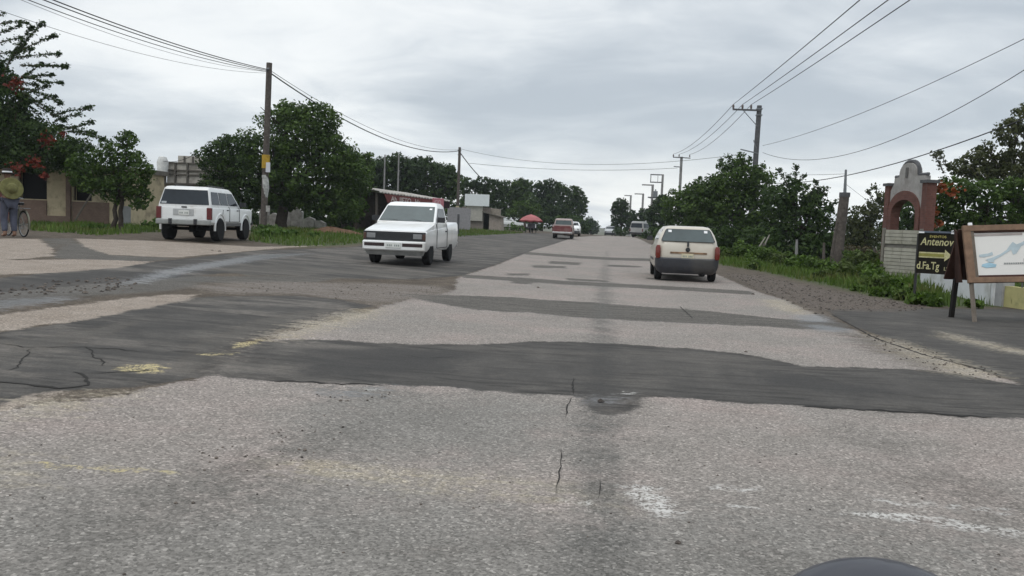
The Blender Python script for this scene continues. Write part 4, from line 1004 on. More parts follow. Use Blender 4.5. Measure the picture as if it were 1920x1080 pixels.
MB().lathe([(.001, 0), (.34, 0), (.34, .9), (.1, .98), (.08, 1.2), (.001, 1.2)], 14, 'Z', tp+Vector((-12*s3, 0, -43*s3))).build('transformer', STEEL, t, smooth=40)
for i, (px, py, Y, w_, lab) in enumerate([(1224, 346, 140, 20, 'distant pole with a left arm beside the transformer frame'), (1206, 363, 165, 16, 'distant pole with a long flat arm, second from the sky gap'), (1183, 366, 185, 12, 'most distant pole with a short arm nearest the sky gap')]):
    T4 = at(px, py, Y); t = thing('power_pole', lab, 'power pole', (T4.x, T4.y, zg(T4.x, T4.y)), 0, 'distant power poles along the right verge'); o = t.location.copy(); tp = rel(T4); s4 = 1/sc(px, Y)
    MB().tube([(0, 0, -.2), tp], [.24, .2], 7).build('shaft', CONC, t, smooth=50); MB().bar(tp+Vector((-w_*s4, 0, -.1)), tp+Vector((.2, 0, -.1)), .22, .2).build('crossarm', CONC, t)
    if i == 0: MB().bar(tp+Vector((-8*s4, 0, -24*s4)), tp+Vector((16*s4, 0, -24*s4)), .2).build('platform', CONCD, t)
gh = 'three high wires along the right side of the road'
for k, (px, py) in enumerate([(1605, 0), (1657, 0), (1697, 0)]):
    e = at(px, py, 24); q = HV[k]; far = q+(e-q)*1.5
    wire('power_line', 'high power wire from the one sided crossarm to the top edge, ' + ('left of three', 'middle of three', 'right of three')[k], q, far, .10, .016, gh)
    wire('power_line', 'high power wire between the first and second power pole, ' + ('upper left of three', 'middle one of three', 'lower right of three')[k], q, HV2[k], .55, .018, gh)
gc = 'telephone cables swooping to the right edge'
for (a, b, c_y, Ya, Yb, r, lab) in [((1430, 273), (2200, -70), .55, 57, 22, .012, 'thin swooping cable to the right edge, uppermost of three'), ((1430, 286), (2200, -60), 2.0, 57, 22, .013, 'swooping cable to the right edge, middle of three'),
                          ((1390, 337), (2260, 78), 1.25, 58, 20, .020, 'thickest swooping cable passing over the arch, lowest of three')]:
    wire('telephone_cable', lab, at(a[0], a[1], Ya), at(b[0], b[1], Yb), c_y, r, gc)
wire('telephone_cable', 'faint straight cable ending at the leaning stub post', at(1440, 326, 57), at(1585, 326, 36), .05, .008)
wire('telephone_cable', 'faint cable slanting from stub post towards the arch', at(1586, 345, 36), at(1660, 400, 33), .02, .006)

# leaning stub post with a rod on top
T = at(1584, 362, 36); B = G(1572, 478); B = at(1568, 478, 36); t = thing('stub_post', 'leaning weathered wooden stub post with a thin rod on top', 'post', (B.x, B.y, zg(B.x, B.y))); o = t.location.copy()
MB().tube([Vector((0, 0, -.2)), rel(T)], [.25, .19], 10).build('shaft', WOOD, t, smooth=50)
MB().tube([rel(T)-Vector((0, 0, .1)), rel(at(1586, 318, 36))], [.07, .045], 7).build('rod', STEEL, t, smooth=50)
MB().tube([rel(T)+Vector((0, 0, -.16)), rel(T)+Vector((0, 0, .02))], .215, 10).build('cap', CONCD, t, smooth=50)
c = rel(T); MB().tube([c*.05+Vector((-.22, -.05, 0)), c*.62+Vector((-.20, -.1, 0))], [.09, .05], 7).build('strut', WOOD, t, smooth=50)
# fence posts of the right field and a wire fence
gf = 'fence posts in front of the dark bushes'
for i, (px, py0, py1, Y, lab) in enumerate([(1494, 449, 490, 37, 'pale wooden fence post in front of the dark bush'), (1432, 456, 484, 41, 'dim fence post half sunk in the weeds left of the pale one'), (1545, 455, 492, 36, 'dim fence post just left of the leaning stub post'), (1640, 465, 508, 32, 'slim dark fence post left of the slatted gate')]):
    a = at(px, py0, Y); g0 = zg(a.x, a.y)
    tp_ = MB().tube([(0, 0, -.2), (.02, 0, (a.z-g0)*.5), (.0, 0, a.z-g0)], [.07, .065, .05], 7).build('fence_post', CONC if i == 0 else WOOD, None, (a.x, a.y, g0), smooth=50); tag(tp_, lab, 'fence post', gf)
for k, (dx, L, lab) in enumerate([(1432, 22, 'pale dead stick leaning in the weeds, right of two'), (1424, 17, 'pale dead stick leaning in the weeds, left of two')]):
    a = at(dx, 462, 42); bb = at(dx+11, 462-L, 42); tag(MB().tube([a, bb], [.045, .03], 6).build('dead_stick', mat('dead_wood', (.30, .28, .24), .9)), lab, 'stick', 'pale dead sticks in the weeds')
for px, lab in ((722, 'thin pale pole standing before the trees behind the shop, left of two'), (748, 'thin pale pole standing before the trees behind the shop, right of two')):
    a = at(px, 290, 78); g0 = zg(a.x, a.y); tag(MB().tube([(0, 0, -.2), (0, 0, a.z-g0)], [.10, .07], 7).build('thin_pole', CONC, None, (a.x, a.y, g0)), lab, 'pole', 'thin pale poles behind the shop')

# ------------------------------------------------------------------ left buildings
PLASTER = mat('cream_plaster', (.47, .40, .27), .9, .12, 3, grime=(.27, .23, .16), gscale=2)
BRICK_D = None
def brick_mat(name, a, b, mortar, scale=6.):
    n = NT(name); br = n.t.nodes.new('ShaderNodeTexBrick')
    co = n.t.nodes.new('ShaderNodeCombineXYZ'); n.put(co.inputs[0], n.math('ADD', n.sep(n.co, 0), n.sep(n.co, 1))); n.put(co.inputs[1], n.sep(n.co, 2))
    n.put(br.inputs['Vector'], co.outputs[0]); br.inputs['Scale'].default_value = scale
    for k, c in (('Color1', a), ('Color2', b), ('Mortar', mortar)): br.inputs[k].default_value = c+(1,)
    br.inputs['Mortar Size'].default_value = .012; br.inputs['Bias'].default_value = 0
    col = n.mix(n.mr(n.noise(3, 5), .35, .7, 0, .5), br.outputs[0], (a[0]*.55, a[1]*.55, a[2]*.55))
    n.bump(br.outputs[1], -.4, .01)
    return n.set(Base_Color=col, Roughness=.9)
DADO = brick_mat('brown_brick', (.16, .105, .08), (.20, .135, .10), (.14, .12, .10))
REDBR = brick_mat('red_brick', (.115, .044, .034), (.155, .062, .046), (.12, .085, .07), 3.4)
BLOCK = mat('grey_block_wall', (.43, .405, .36), .9, .14, 3, grime=(.24, .22, .19), gscale=1.2)
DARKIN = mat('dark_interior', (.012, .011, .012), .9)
ROOFM = mat('roof_slab', (.16, .145, .125), .9, .25, 4)

def facade(px0, px1, Y0, Y1, ztop, zbot=None):
    a, b = at(px0, 430, Y0), at(px1, 430, Y1)
    return Vector((a.x, a.y, 0)), Vector((b.x, b.y, 0))
# house under the flame tree
Yh = 38.0
hx0, hx1 = at(-60, 400, Yh).x, at(246, 400, Yh).x; g0 = zg(-22, Yh)-.05
def hX(px): return at(px, 360, Yh).x
def hZ(px, py): return at(px, py, Yh).z-g0
t = thing('low_house', 'low cream and brown brick house with dark open windows on the left', 'house', (hx0, Yh, g0))
W = hx1-hx0; top = hZ(100, 318)
def X(px): return hX(px)-hx0
zs, zt = hZ(60, 373), hZ(60, 320)
wl_ = MB()
ops = [(35, 88), (137, 172)]
xs_ = [0]+[X(q) for op in ops for q in op]+[W]
for i in range(0, len(xs_)-1, 2): wl_.box(((xs_[i]+xs_[i+1])/2, 1.5, top/2), (xs_[i+1]-xs_[i], 3.0, top))
for a, b in ops:
    wl_.box(((X(a)+X(b))/2, 1.5, zs/2), (X(b)-X(a), 2.99, zs)); wl_.box(((X(a)+X(b))/2, 1.5, (zt+top)/2), (X(b)-X(a), 2.99, top-zt))
wl_.build('wall', PLASTER, t)
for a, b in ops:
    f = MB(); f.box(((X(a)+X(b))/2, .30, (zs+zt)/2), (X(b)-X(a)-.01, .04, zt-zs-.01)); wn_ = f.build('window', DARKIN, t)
    k = MB(); [k.box((q, .10, (zs+zt)/2), (.05, .05, zt-zs-.02)) for q in (X(a)+.04, X(b)-.04)]; k.box(((X(a)+X(b))/2, .10, zt-.05), (X(b)-X(a)-.2, .05, .05)); k.build('window_frame', mat('dark_frame', (.05, .035, .03), .8), wn_)
for px0, px1 in ((-60, 34), (36, 88), (136, 205)):
    MB().box(((X(px0)+X(px1))/2, -.02, zs*.5-.02), (X(px1)-X(px0), .05, zs-.05)).build('brick_dado', DADO, t)
for px in (131,): MB().box((X(px)-.02, -.06, top/2), (.22, .14, top)).build('pilaster', DADO, t)
MB().box((X(108), -.05, .22), (X(128)-X(90), .1, .44)).build('plinth', DADO, t)
MB().box((W/2-.1, 1.1, top+.11), (W+.5, 4.2, .22)).build('roof', ROOFM, t)
MB().box((X(238), -.02, .52), (X(246)-X(231), .05, 1.04)).build('grey_door', mat('grey_door_paint', (.24, .245, .25), .8, .12), t)
MB().box((X(10), -.03, .75), (.9, .05, 1.5)).build('door', mat('red_door', (.16, .04, .035), .7), t)
lp = at(300, 395, Yh-1.2); lt = at(420/2.16, 330, Yh-1.2)
tag(MB().tube([at(141, 413, Yh-1.5), at(192, 330, Yh-1.5)], .04, 6).build('leaning_pole', mat('grey_stick', (.17, .15, .13), .9)), 'thin stick leaning against the low house behind the small tree', 'pole')

# block building behind the off-roader
Yb = 47.0; a = at(262, 400, Yb); b = at(408, 400, Yb); g0 = zg(a.x, Yb); Wb = b.x-a.x
t = thing('block_building', 'unfinished grey concrete block building behind the white off roader', 'building', (a.x, Yb, g0))
def bz(py): return at(345, py, Yb).z-g0
def bx(px): return at(px, 350, Yb).x-a.x
z1, z2, z3 = bz(346), bz(304), bz(291)
MB().box((Wb/2, 1.5, z1/2), (Wb, 3, z1)).build('lower_wall', mat('beige_wall', (.30, .265, .225), .9, .15, 2, grime=(.20, .17, .14)), t)
MB().box((bx(342)+.2, 2.0, (z1+z2)/2+.03), (bx(394)-bx(294), 2.2, z2-z1)).build('upper_wall', BLOCK, t)
MB().box(((bx(318)+bx(368))/2, 2.0, (z2+z3)/2+.03), (bx(368)-bx(318), 2.1, z3-z2)).build('parapet', BLOCK, t)
fr = MB()
for q in (294, 313, 336, 369, 392): fr.box((bx(q)+.06, .84, (z1+z2)/2), (.09, .12, z2-z1))
for q in (304, 318, 326): fr.box((bx(343), .85, bz(q)), (bx(394)-bx(294)-.02, .10, .07))
for q in (331, 347): fr.box((bx(q), .90, (z2+z3)/2), (.07, .1, z3-z2))
fr.build('concrete_frame', mat('frame_dark', (.12, .11, .095), .9, .2), t)
MB().box((Wb/2, 1.4, z1+.04), (Wb+.1, 3.1, .09)).build('floor_slab', mat('slab_dark', (.10, .09, .08), .9), t)
MB().lathe([(.001, 0), (.3, 0), (.33, .8), (.22, 1.1), (.001, 1.15)], 14, 'Z', (bx(298), .4, bz(330))).build('water_tank', mat('tank_white', (.62, .62, .60), .7), t, smooth=40)

# ruined white wall behind the pole
a = at(486, 412, 50); g0 = zg(a.x, 50)
t = thing('ruined_wall', 'broken whitewashed wall behind the base of the wooden pole', 'wall', (a.x, 50, g0)); s5 = 1/sc(530, 50)
for i, (x0, x1, h) in enumerate(((0, 18, 40), (18, 36, 22), (48, 62, 26), (62, 84, 30), (84, 108, 18), (108, 128, 14))):
    h *= s5*1.3; x0 *= s5; x1 *= s5
    MB().prism([(x0, 0, -.2), (x1-.03, 0, -.2), (x1-.03, 0, h*rnd.uniform(.7, .9)), ((x0+x1)/2, 0, h*rnd.uniform(.9, 1.1)), (x0, 0, h*rnd.uniform(.75, 1.))], (0, .3, 0)).build('wall_piece', mat('whitewash', (.33, .32, .30), .9, .35, 3, bump=.02), t)
# earth mound with bricks
m_ = MB(); vs = []; c = G(620, 436); nn = 18
for j in range(7):
    for i in range(nn):
        r = 1-j/6; a_ = 2*PI*i/nn; k = 1+.18*math.sin(3*a_+1)+.1*math.sin(7*a_)
        vs.append((r*1.5*k*math.cos(a_), r*.8*k*math.sin(a_), .30*(1-r*r)*(1+.2*math.sin(5*a_+j))-.03))
m_.add(vs, [(j*nn+i, j*nn+(i+1) % nn, (j+1)*nn+(i+1) % nn, (j+1)*nn+i) for j in range(6) for i in range(nn)])
tag(m_.build('earth_mound', mat('orange_earth', (.14, .085, .055), .95, .35, 6, bump=.03), None, tuple(c), smooth=60), 'low heap of orange earth on the grass left of the pickup', 'earth heap')
bg_ = 'pale broken blocks lying by the left roadside'
for i, (px, py, s, lab) in enumerate([(597, 421, .34, 'largest pale broken block near the orange earth heap'), (640, 430, .22, 'pale broken block at the right foot of the earth heap'), (655, 434, .26, 'pinkish broken block nearest the white pickup'), (903, 425, .5, 'long pale block in front of the corrugated shed'), (930, 427, .4, 'pale block right of the corrugated shed')]):
    p = G(px, py); o_ = MB().rings([(0, s*.9, s*.5, -s*.5, s*.2), (s*.5, s*.8, s*.45, -s*.4, s*.2), (s*.62, s*.5, s*.3, -s*.3, s*.15)], 2).build('broken_block', mat('pale_rubble', (.36, .33, .31), .9, .3, 5), None, tuple(p)); o_.rotation_euler = (0, .1, i*.8); tag(o_, lab, 'block', bg_)

# roadside shop
Ys0, Ys1 = 52.0, 58.0
a, b = at(688, 350, Ys0), at(822, 368, Ys1); g0 = zg(a.x, Ys0)
d = Vector((b.x-a.x, Ys1-Ys0, 0)); L = d.length; ang = math.atan2(d.y, d.x)
t = thing('roadside_shop', 'roadside shop with a corrugated awning and dark red sign behind the pickup', 'shop', (a.x, Ys0, g0), ang)
za, zb = a.z-g0, b.z-g0
rf = MB(); nw = 48
for k in range(nw):
    x0, x1 = L*k/nw, L*(k+1)/nw; h0 = za+(zb-za)*x0/L; w0 = .035*math.cos(k*PI); w1 = .035*math.cos((k+1)*PI)
    h1 = za+(zb-za)*x1/L
    rf.add([(x0, -1.1, h0-.30+w0), (x1, -1.1, h1-.30+w1), (x1, 3.2, h1+.22+w1), (x0, 3.2, h0+.22+w0), (x0, -1.1, h0-.36+w0), (x1, -1.1, h1-.36+w1), (x1, 3.2, h1+.16+w1), (x0, 3.2, h0+.16+w0)],
           [(0, 1, 2, 3), (7, 6, 5, 4), (0, 4, 5, 1), (2, 6, 7, 3)])
rf.build('roof', mat('corrugated_grey', (.40, .38, .35), .8, .2, 2, grime=(.24, .20, .17)), t)
MB().prism([(.3, 1.2, 0), (L-.3, 1.2, 0), (L-.3, 1.2, zb-.15), (.3, 1.2, za-.15)], (0, 1.8, 0)).build('wall', mat('shop_wall', (.09, .075, .07), .9, .3), t)
for k in (.2, L*.5, L-.2): MB().bar((k, -.7, -.1), (k, -.7, za+(zb-za)*k/L-.28), .12).build('post', WOOD, t)
sg = MB().prism([(.75, -1.16, za-.98), (L*.73, -1.16, za+(zb-za)*.73-.86), (L*.73, -1.16, za+(zb-za)*.73-.40), (.4, -1.16, za-.42)], (0, .06, 0)).build('sign_board', mat('sign_dark_red', (.13, .028, .026), .7, .25, 4), t)
MT = Matrix.Translation((1.0, -1.175, za-.86)) @ Matrix.Rotation(math.atan2((zb-za), L), 4, 'Y').inverted() @ Matrix.Rotation(PI/2, 4, 'X')
text('lettering', 'Ab. IIETO . Hs', .46, mat('sign_letter', (.48, .42, .40), .7), sg, MT, .008, sx=1.0)
MB().box((L*.80, -1.20, za+(zb-za)*.80-.56), (L*.155, .14, .62)).build('light_box', mat('pink_box', (.46, .16, .19), .6, .12), t, bevel=.02)
MT = Matrix.Translation((L*.735, -1.275, za+(zb-za)*.80-.66)) @ Matrix.Rotation(PI/2, 4, 'X')
text('box_letters', 'GO', .40, mat('box_letter', (.60, .42, .43), .7), t, MT, .006, sx=1.1)
MB().box((L*.93, -1.1, za+(zb-za)*.93-.62), (L*.12, .05, .45)).build('dark_banner', mat('banner_dark', (.03, .018, .022), .8), t)
MB().box((L*.45, .2, .5), (L*.6, .7, 1.0)).build('counter', mat('counter_brown', (.08, .055, .045), .8, .3), t)
for px, Y, h, lab in ((656, 56, 1.5, 'pale leaning stake left of the shop, taller of two'), (672, 55, 1.0, 'short pale stake left of the shop')):
    p = at(px, 420, Y); z0 = zg(p.x, Y); tag(MB().tube([(0, 0, -.1), (.06, 0, h)], [.07, .06], 6).build('stake', mat('stake_wood', (.22, .18, .15), .9), None, (p.x, Y, z0)), lab, 'stake', 'pale stakes left of the shop')

# white board building and corrugated shed
Yw = 78.0; s6 = 1/sc(890, Yw); a = at(868, 420, Yw); g0 = zg(a.x, Yw)
def wx(px): return (px-868)*s6
def wz(py): return at(890, py, Yw).z-g0
t = thing('corrugated_shed', 'pale corrugated shed with a big white board on its roof', 'shed', (a.x, Yw, g0))
MB().box((wx(893), .1, (wz(364)+wz(386))/2), (wx(916)-wx(870), .12, wz(364)-wz(386))).build('roof_board', mat('board_white', (.66, .69, .70), .6, .05), t)
n_ = MB()
for k in range(22):
    x0 = wx(874)+k*(wx(904)-wx(874))/22; n_.box((x0, .30+.04*(k % 2), wz(414)/2+wz(386)/2), ((wx(904)-wx(874))/22+.01, .1, wz(386)-wz(414)))
n_.build('shutter', mat('shutter_pale', (.44, .42, .38), .8, .12), t)
MB().box((wx(890), 1.8, wz(388)/2), (wx(916)-wx(864), 2.6, wz(388))).build('wall', mat('shed_wall', (.20, .17, .15), .9, .2), t)
MB().prism([(wx(905), .5, -.1), (wx(940), .5, -.1), (wx(938), .5, wz(404)), (wx(905), .5, wz(396))], (0, 2, 0)).build('side_wall', mat('pinkish_wall', (.30, .255, .225), .9, .18), t)
MB().prism([(wx(908), 1.2, wz(404)), (wx(934), 1.2, wz(404)), (wx(934), 1.2, wz(390)), (wx(908), 1.2, wz(388))], (0, .8, 0)).build('gable', mat('gable_tan', (.27, .24, .20), .9, .2), t)
MB().prism([(wx(903), .2, wz(397)), (wx(942), .2, wz(406)), (wx(942), .2, wz(404)), (wx(903), .2, wz(395))], (0, 2.6, 0)).build('lean_to_roof', ROOFM, t)
a = at(842, 430, 74); g0 = zg(a.x, 74); c_ = at(842, 388, 74).z-g0
tag(MB().prism([(0, 0, -.1), (2.1, 0, -.1), (2.1, 0, c_*.96), (1., 0, c_), (0, 0, c_*.98)], (0, .18, 0)).build('grey_wall', mat('lilac_wall', (.26, .25, .26), .9, .15), None, (a.x-.2, 74, g0)), 'plain greyish lilac wall behind the pickup bed', 'wall')
p = at(859, 425, 60); z0 = zg(p.x, 60); tag(MB().tube([(0, 0, -.1), (.0, 0, 1.45)], [.09, .08], 8).build('roadside_post', CONCD, None, (p.x, 60, z0), smooth=50), 'short dark post right behind the pickup bed', 'post')

# parasol with a vendor tricycle and a seated person
Yu = 82.0; p = at(995, 430, Yu); g0 = zg(p.x, Yu); s7 = 1/sc(995, Yu)
t = thing('parasol', 'large red parasol over a small vendor cart at the left roadside', 'parasol', (p.x, Yu, g0)); hc = at(995, 402, Yu).z-g0
rp = 21.5*s7; cp = MB(); nn = 16; vs = []
for j, (r, h) in enumerate(((.02, 0), (.35, -.10), (.7, -.30), (1., -.58))):
    for i in range(nn): vs.append((r*rp*math.cos(2*PI*i/nn), r*rp*math.sin(2*PI*i/nn), hc+h*(.92 if i % 2 else 1.04)))
for i in range(nn): vs.append((rp*math.cos(2*PI*i/nn), rp*math.sin(2*PI*i/nn), hc-.58*(.92 if i % 2 else 1.04)-.16))
cp.add(vs, [(j*nn+i, j*nn+(i+1) % nn, (j+1)*nn+(i+1) % nn, (j+1)*nn+i) for j in range(4) for i in range(nn)]+[tuple(range(nn))])
cpo = cp.build('canopy', mat('faded_red_canvas', (.36, .13, .13), .8, .15, 2), t)
MB().tube([(0, 0, 0), (0, 0, hc)], .03, 8).build('pole', STEEL, t); 
MB().torus((0, 0, hc-.66), rp*.985, .05, 'Z', 16, 5).build('hem', mat('dark_red_hem', (.16, .02, .025), .8), t)
t = thing('vendor_cart', 'dark vendor tricycle cart standing under the red parasol', 'cart', (p.x+.05, Yu-.5, g0), R_(8))
MB().box((0, 0, .68), (.95, .62, .42)).build('box', mat('cart_dark', (.045, .04, .05), .6, .2), t, bevel=.02)
MB().box((0, 0, .92), (1.05, .72, .05)).build('tray', STEEL, t)
for x in (-.52, .52): MB().torus((x, 0, .33), .31, .025, 'X', 20, 6).build('wheel', RUBBER, t)
MB().box((-.42, -.33, .78), (.14, .02, .3)).build('white_panel', STICK, t); MB().box((.45, -.33, .72), (.1, .02, .36)).build('white_panel', STICK, t)
SKIN = mat('skin_brown', (.20, .105, .065), .6, .1, 9)
def figure(parent, J, rad, m, name): return skin(name, [j for j in J[0]], J[1], rad, m, parent)
def seated(loc, rz, label, shirt, trousers):
    t = thing('person', label, 'person', loc, rz)
    V = [(0,0,.50),(0,0,.72),(0,.0,.95),(0,.01,1.06),(0,.02,1.16),(0,.03,1.27), (-.18,0,.96),(-.24,.08,.74),(-.16,.30,.66),(-.14,.38,.66), (.18,0,.96),(.24,.08,.74),(.16,.30,.66),(.14,.38,.66),
         (-.10,.02,.48),(-.12,.42,.50),(-.12,.44,.08),(-.12,.56,.05), (.10,.02,.48),(.12,.42,.50),(.12,.44,.08),(.12,.56,.05)]
    E = [(0,1),(1,2),(2,3),(3,4),(4,5),(2,6),(6,7),(7,8),(8,9),(2,10),(10,11),(11,12),(12,13),(0,14),(14,15),(15,16),(16,17),(0,18),(18,19),(19,20),(20,21)]
    r = [.14,.14,.13,.055,.085,.075,.06,.045,.032,.035,.06,.045,.032,.035,.085,.065,.045,.04,.085,.065,.045,.04]
    skin('body', V, E, r, SKIN, t)
    skin('shirt', [V[i] for i in (0,1,2,6,7,10,11)], [(0,1),(1,2),(2,3),(3,4),(2,5),(5,6)], [.155,.16,.15,.08,.065,.08,.065], shirt, t)
    skin('trousers', [V[i] for i in (0,14,15,16,18,19,20)], [(0,1),(1,2),(2,3),(0,4),(4,5),(5,6)], [.16,.10,.08,.06,.10,.08,.06], trousers, t)
    MB().lathe([(.001, 1.33), (.09, 1.33), (.10, 1.26), (.085, 1.20)], 12, 'Z', (0, .02, 0)).build('hair', mat('black_hair', (.012, .011, .01), .7), t, smooth=True)
    return t
MB().box((0, 0, .22), (.36, .36, .44)) 
st_ = thing('stool', 'low dark stool behind the vendor cart', 'stool', (p.x, Yu+.75, g0)); MB().box((0, 0, .42), (.36, .36, .05)).build('seat', PLASTIC, st_)
for a_ in (-1, 1):
    for b_ in (-1, 1): MB().bar((a_*.14, b_*.14, 0), (a_*.14, b_*.14, .40), .03).build('leg', PLASTIC, st_)
seated((p.x, Yu+.75, g0), R_(180), 'seated vendor in dark clothes under the red parasol', mat('dark_shirt', (.03, .03, .04), .85), mat('dark_trousers', (.025, .025, .03), .85))

# ------------------------------------------------------------------ right side: arch, gate, walls, signs
Ya0, Ya1 = 32.0, 29.6                       # far column, near column
A = at(1666, 430, Ya0); Bq = at(1737, 430, Ya1); d = Vector((Bq.x-A.x, Ya1-Ya0, 0)); L = d.length
t = thing('brick_arch', 'brick entrance arch with a white curved gable on top', 'arch', (A.x, A.y, 0), math.atan2(d.y, d.x))
zl, zr_ = at(1666, 349, Ya0).z, at(1737, 343, Ya1).z
for x, z, w_ in ((0, zl, .28), (L, zr_, .30)):
    c = MB().box((x, 0, z/2), (w_, .34, z)).build('column', REDBR, t); MB().box((x, 0, z+.05), (w_+.12, .46, .10)).build('column_cap', CONCD, c)
def az(py, k=.5): return at(1666+71*k, py, Ya0+(Ya1-Ya0)*k).z
WH = mat('weathered_white', (.33, .315, .30), .9, .2, 3, grime=(.26, .24, .225), gscale=2.)
x0, x1 = .14, L-.18; xm = (x0+x1)/2-.05; hw_ = (x1-x0)/2
zs0, zap = az(428), az(364)
def archpts(r0, z0, zt_, n=14): return [(xm-r0*math.cos(PI*i/n), z0+(zt_-z0)*math.sin(PI*i/n)**.85) for i in range(n+1)]
zspr = az(405)
inner = archpts(hw_-.10, zspr, zap)
z_sh = az(331, .45); z_pk = az(305, .5); z_l = az(358, .1)
gp = [(x1-.0, z_sh-.02)]
rp_ = hw_*.52; xp = xm+.05
gp += [(xp+rp_, z_sh), (xp+rp_*.98, z_sh+(z_pk-z_sh)*.35)]+[(xp+rp_*.95*math.cos(PI*i/10), z_sh+(z_pk-z_sh)*(.38+.62*math.sin(PI*i/10))) for i in range(1, 10)]+[(xp-rp_*.98, z_sh+(z_pk-z_sh)*.35), (xp-rp_, z_sh)]
gp += [(x0+.22, z_sh-.02), (x0+.20, z_l+.25), (x0, z_l)]
poly = [(x, 0, z) for x, z in [(x1, zspr-.05)]+gp[0:]+[(x0, zspr-.05)]+inner]
MB().prism([(x, -.10, z) for x, _, z in poly], (0, .22, 0)).build('gable', WH, t)
tr_ = MB(); pts = [(x, .01, z+.05) for x, z in gp[1:-3]]
tr_.tube(pts, .075, 6); tr_.tube([(x1+.05, .01, z_sh+.03), (xp+rp_, .01, z_sh+.03)], .06, 6); tr_.tube([(xp-rp_, .01, z_sh+.03), (x0+.1, .01, z_sh+.03)], .06, 6); tr_.build('coping', CONCD, t)
ab = MB(); n2 = 14
o_ = archpts(hw_-.02, zspr, zap+.12); i_ = archpts(hw_-.27, zspr, zap-.20)
for k in range(n2):
    ab.prism([(o_[k][0], -.16, o_[k][1]), (o_[k+1][0], -.16, o_[k+1][1]), (i_[k+1][0], -.16, i_[k+1][1]), (i_[k][0], -.16, i_[k][1])], (0, .34, 0))
for s in (0, -1): ab.prism([(o_[s][0], -.16, 0), (i_[s][0], -.16, 0), (i_[s][0], -.16, zspr), (o_[s][0], -.16, zspr)], (0, .34, 0))
ab.build('arch_ring', REDBR, t)
MB().box((xp-.03, -.115, (z_sh+z_pk)/2-.1), (.14, .03, .34)).build('niche', mat('niche_dark', (.12, .115, .11), .9), t)

# slatted pale gate
Yg = 28.4; a = at(1656, 500, Yg); b = at(1721, 500, Yg-.9); d = Vector((b.x-a.x, -.9, 0)); L = d.length
t = thing('slatted_gate', 'pale gate of horizontal boards standing below the arch', 'gate', (a.x, Yg, zg(a.x, Yg)), math.atan2(d.y, d.x)); zt = at(1690, 431, Yg-.4).z
SL = mat('pale_boards', (.36, .345, .29), .85, .14, 3, grime=(.25, .24, .19), gscale=2.2)
for k in range(2):
    bd = MB(); ns = 13
    for i in range(ns):
        if i == 8: continue
        bd.box((L*(.25+.5*k), (.0 if i % 2 else .012), .10+(zt-.1)*(i+.5)/ns), (L*.49, .04, (zt-.1)/ns-.012))
    bd.build('board_leaf', SL, t)
fr = MB(); fr.box((L*.5, .035, zt/2), (.06, .04, zt)); fr.box((L*.5, .04, .10+(zt-.1)*8.5/13), (L, .03, .13)); fr.box((L*.5, .05, zt/2), (L*.97, .02, zt-.1)); fr.build('frame', mat('gate_frame', (.17, .16, .14), .8), t)
for x in (-.07, L+.02): MB().box((x, .02, zt/2+.02), (.08, .08, zt+.06)).build('gate_post', mat('gate_post_wood', (.19, .175, .15), .9, .2), t)

# low walls along the verge
a = at(1724, 540, 24.5); b = at(1862, 540, 18.2); d = Vector((b.x-a.x, b.y-a.y, 0)); z0 = 0; h0 = at(1724, 511, 24.5).z; h1 = at(1862, 509, 18.2).z
ang = math.atan2(d.y, d.x); L = d.length
wt = MB().prism([(0, 0, -.1), (L, 0, -.1), (L, 0, h1), (0, 0, h0)], (0, .2, 0)).build('white_wall', mat('white_wash', (.62, .63, .64), .9, .07, 2, grime=(.45, .45, .43), gscale=1.4), None, (a.x, a.y, 0)); wt.rotation_euler = (0, 0, ang)
tag(wt, 'low whitewashed wall behind the two roadside signs', 'wall')
a2 = b; b2 = at(2080, 540, 15.4); d = Vector((b2.x-a2.x, b2.y-a2.y, 0)); L = d.length; h0 = at(1865, 535, 18.1).z
t = thing('yellow_wall', 'low pale yellow wall at the right edge beyond the map board', 'wall', (a2.x+.1, a2.y-.02, 0), math.atan2(d.y, d.x))
MB().box((L/2, .1, h0/2-.05), (L, .2, h0+.1)).build('wall_panel', mat('pale_yellow', (.46, .42, .20), .9, .15, 2, grime=(.30, .29, .14)), t)
MB().box((.0, .08, h1/2), (.36, .26, h1)).build('pillar', mat('pillar_grey', (.33, .33, .33), .9, .15), t)
rl = MB(); rl.tube([(.3, .05, h0+.12), (L, .05, h0+.16)], .02, 6); [rl.tube([(q, .05, h0-.02), (q, .05, h0+.2)], .018, 6) for q in (.6, 1.3, 2.0, 2.7)]; rl.build('rail', CONCD, t)

# black sign with yellow writing
s8 = sc(1757, 17.2); a = at(1719, 470, 17.4); b = at(1796, 470, 17.0)
d = Vector((b.x-a.x, b.y-a.y, 0)); L = d.length; ang = math.atan2(d.y, d.x); mid = (a+b)/2
t = thing('roadside_sign', 'black roadside sign with yellow lettering and a yellow arrow', 'sign', (a.x, a.y, 0), ang)
zt, zb = at(1757, 437, 17.2).z, at(1757, 514, 17.2).z; H = zt-zb
BLK = mat('sign_black', (.014, .012, .009), .85, .3, 4); YEL = mat('sign_yellow', (.42, .37, .10), .6, .4, 22); YELP = mat('sign_pale_yellow', (.50, .47, .25), .6, .4, 22)
bd = MB().box((L/2, 0, (zt+zb)/2), (L-.03, .03, H)).build('board', BLK, t, bevel=.004)
for x, zz in ((.005, 0), (L-.02, 0)): MB().box((x, .04, (zt-.03+zz)/2), (.045, .045, zt-.03)).build('post', mat('post_black', (.02, .02, .02), .6), t)
tp_ = MB().box((L/2, -.002, zt+.018), (L-.06, .05, .036)).build('top_strip', mat('strip_blue_grey', (.09, .11, .14), .6), t)
for x in (.07, L-.085): MB().box((x, -.016, zt+.006), (.10, .035, .030)).build('white_clip', STICK, tp_)
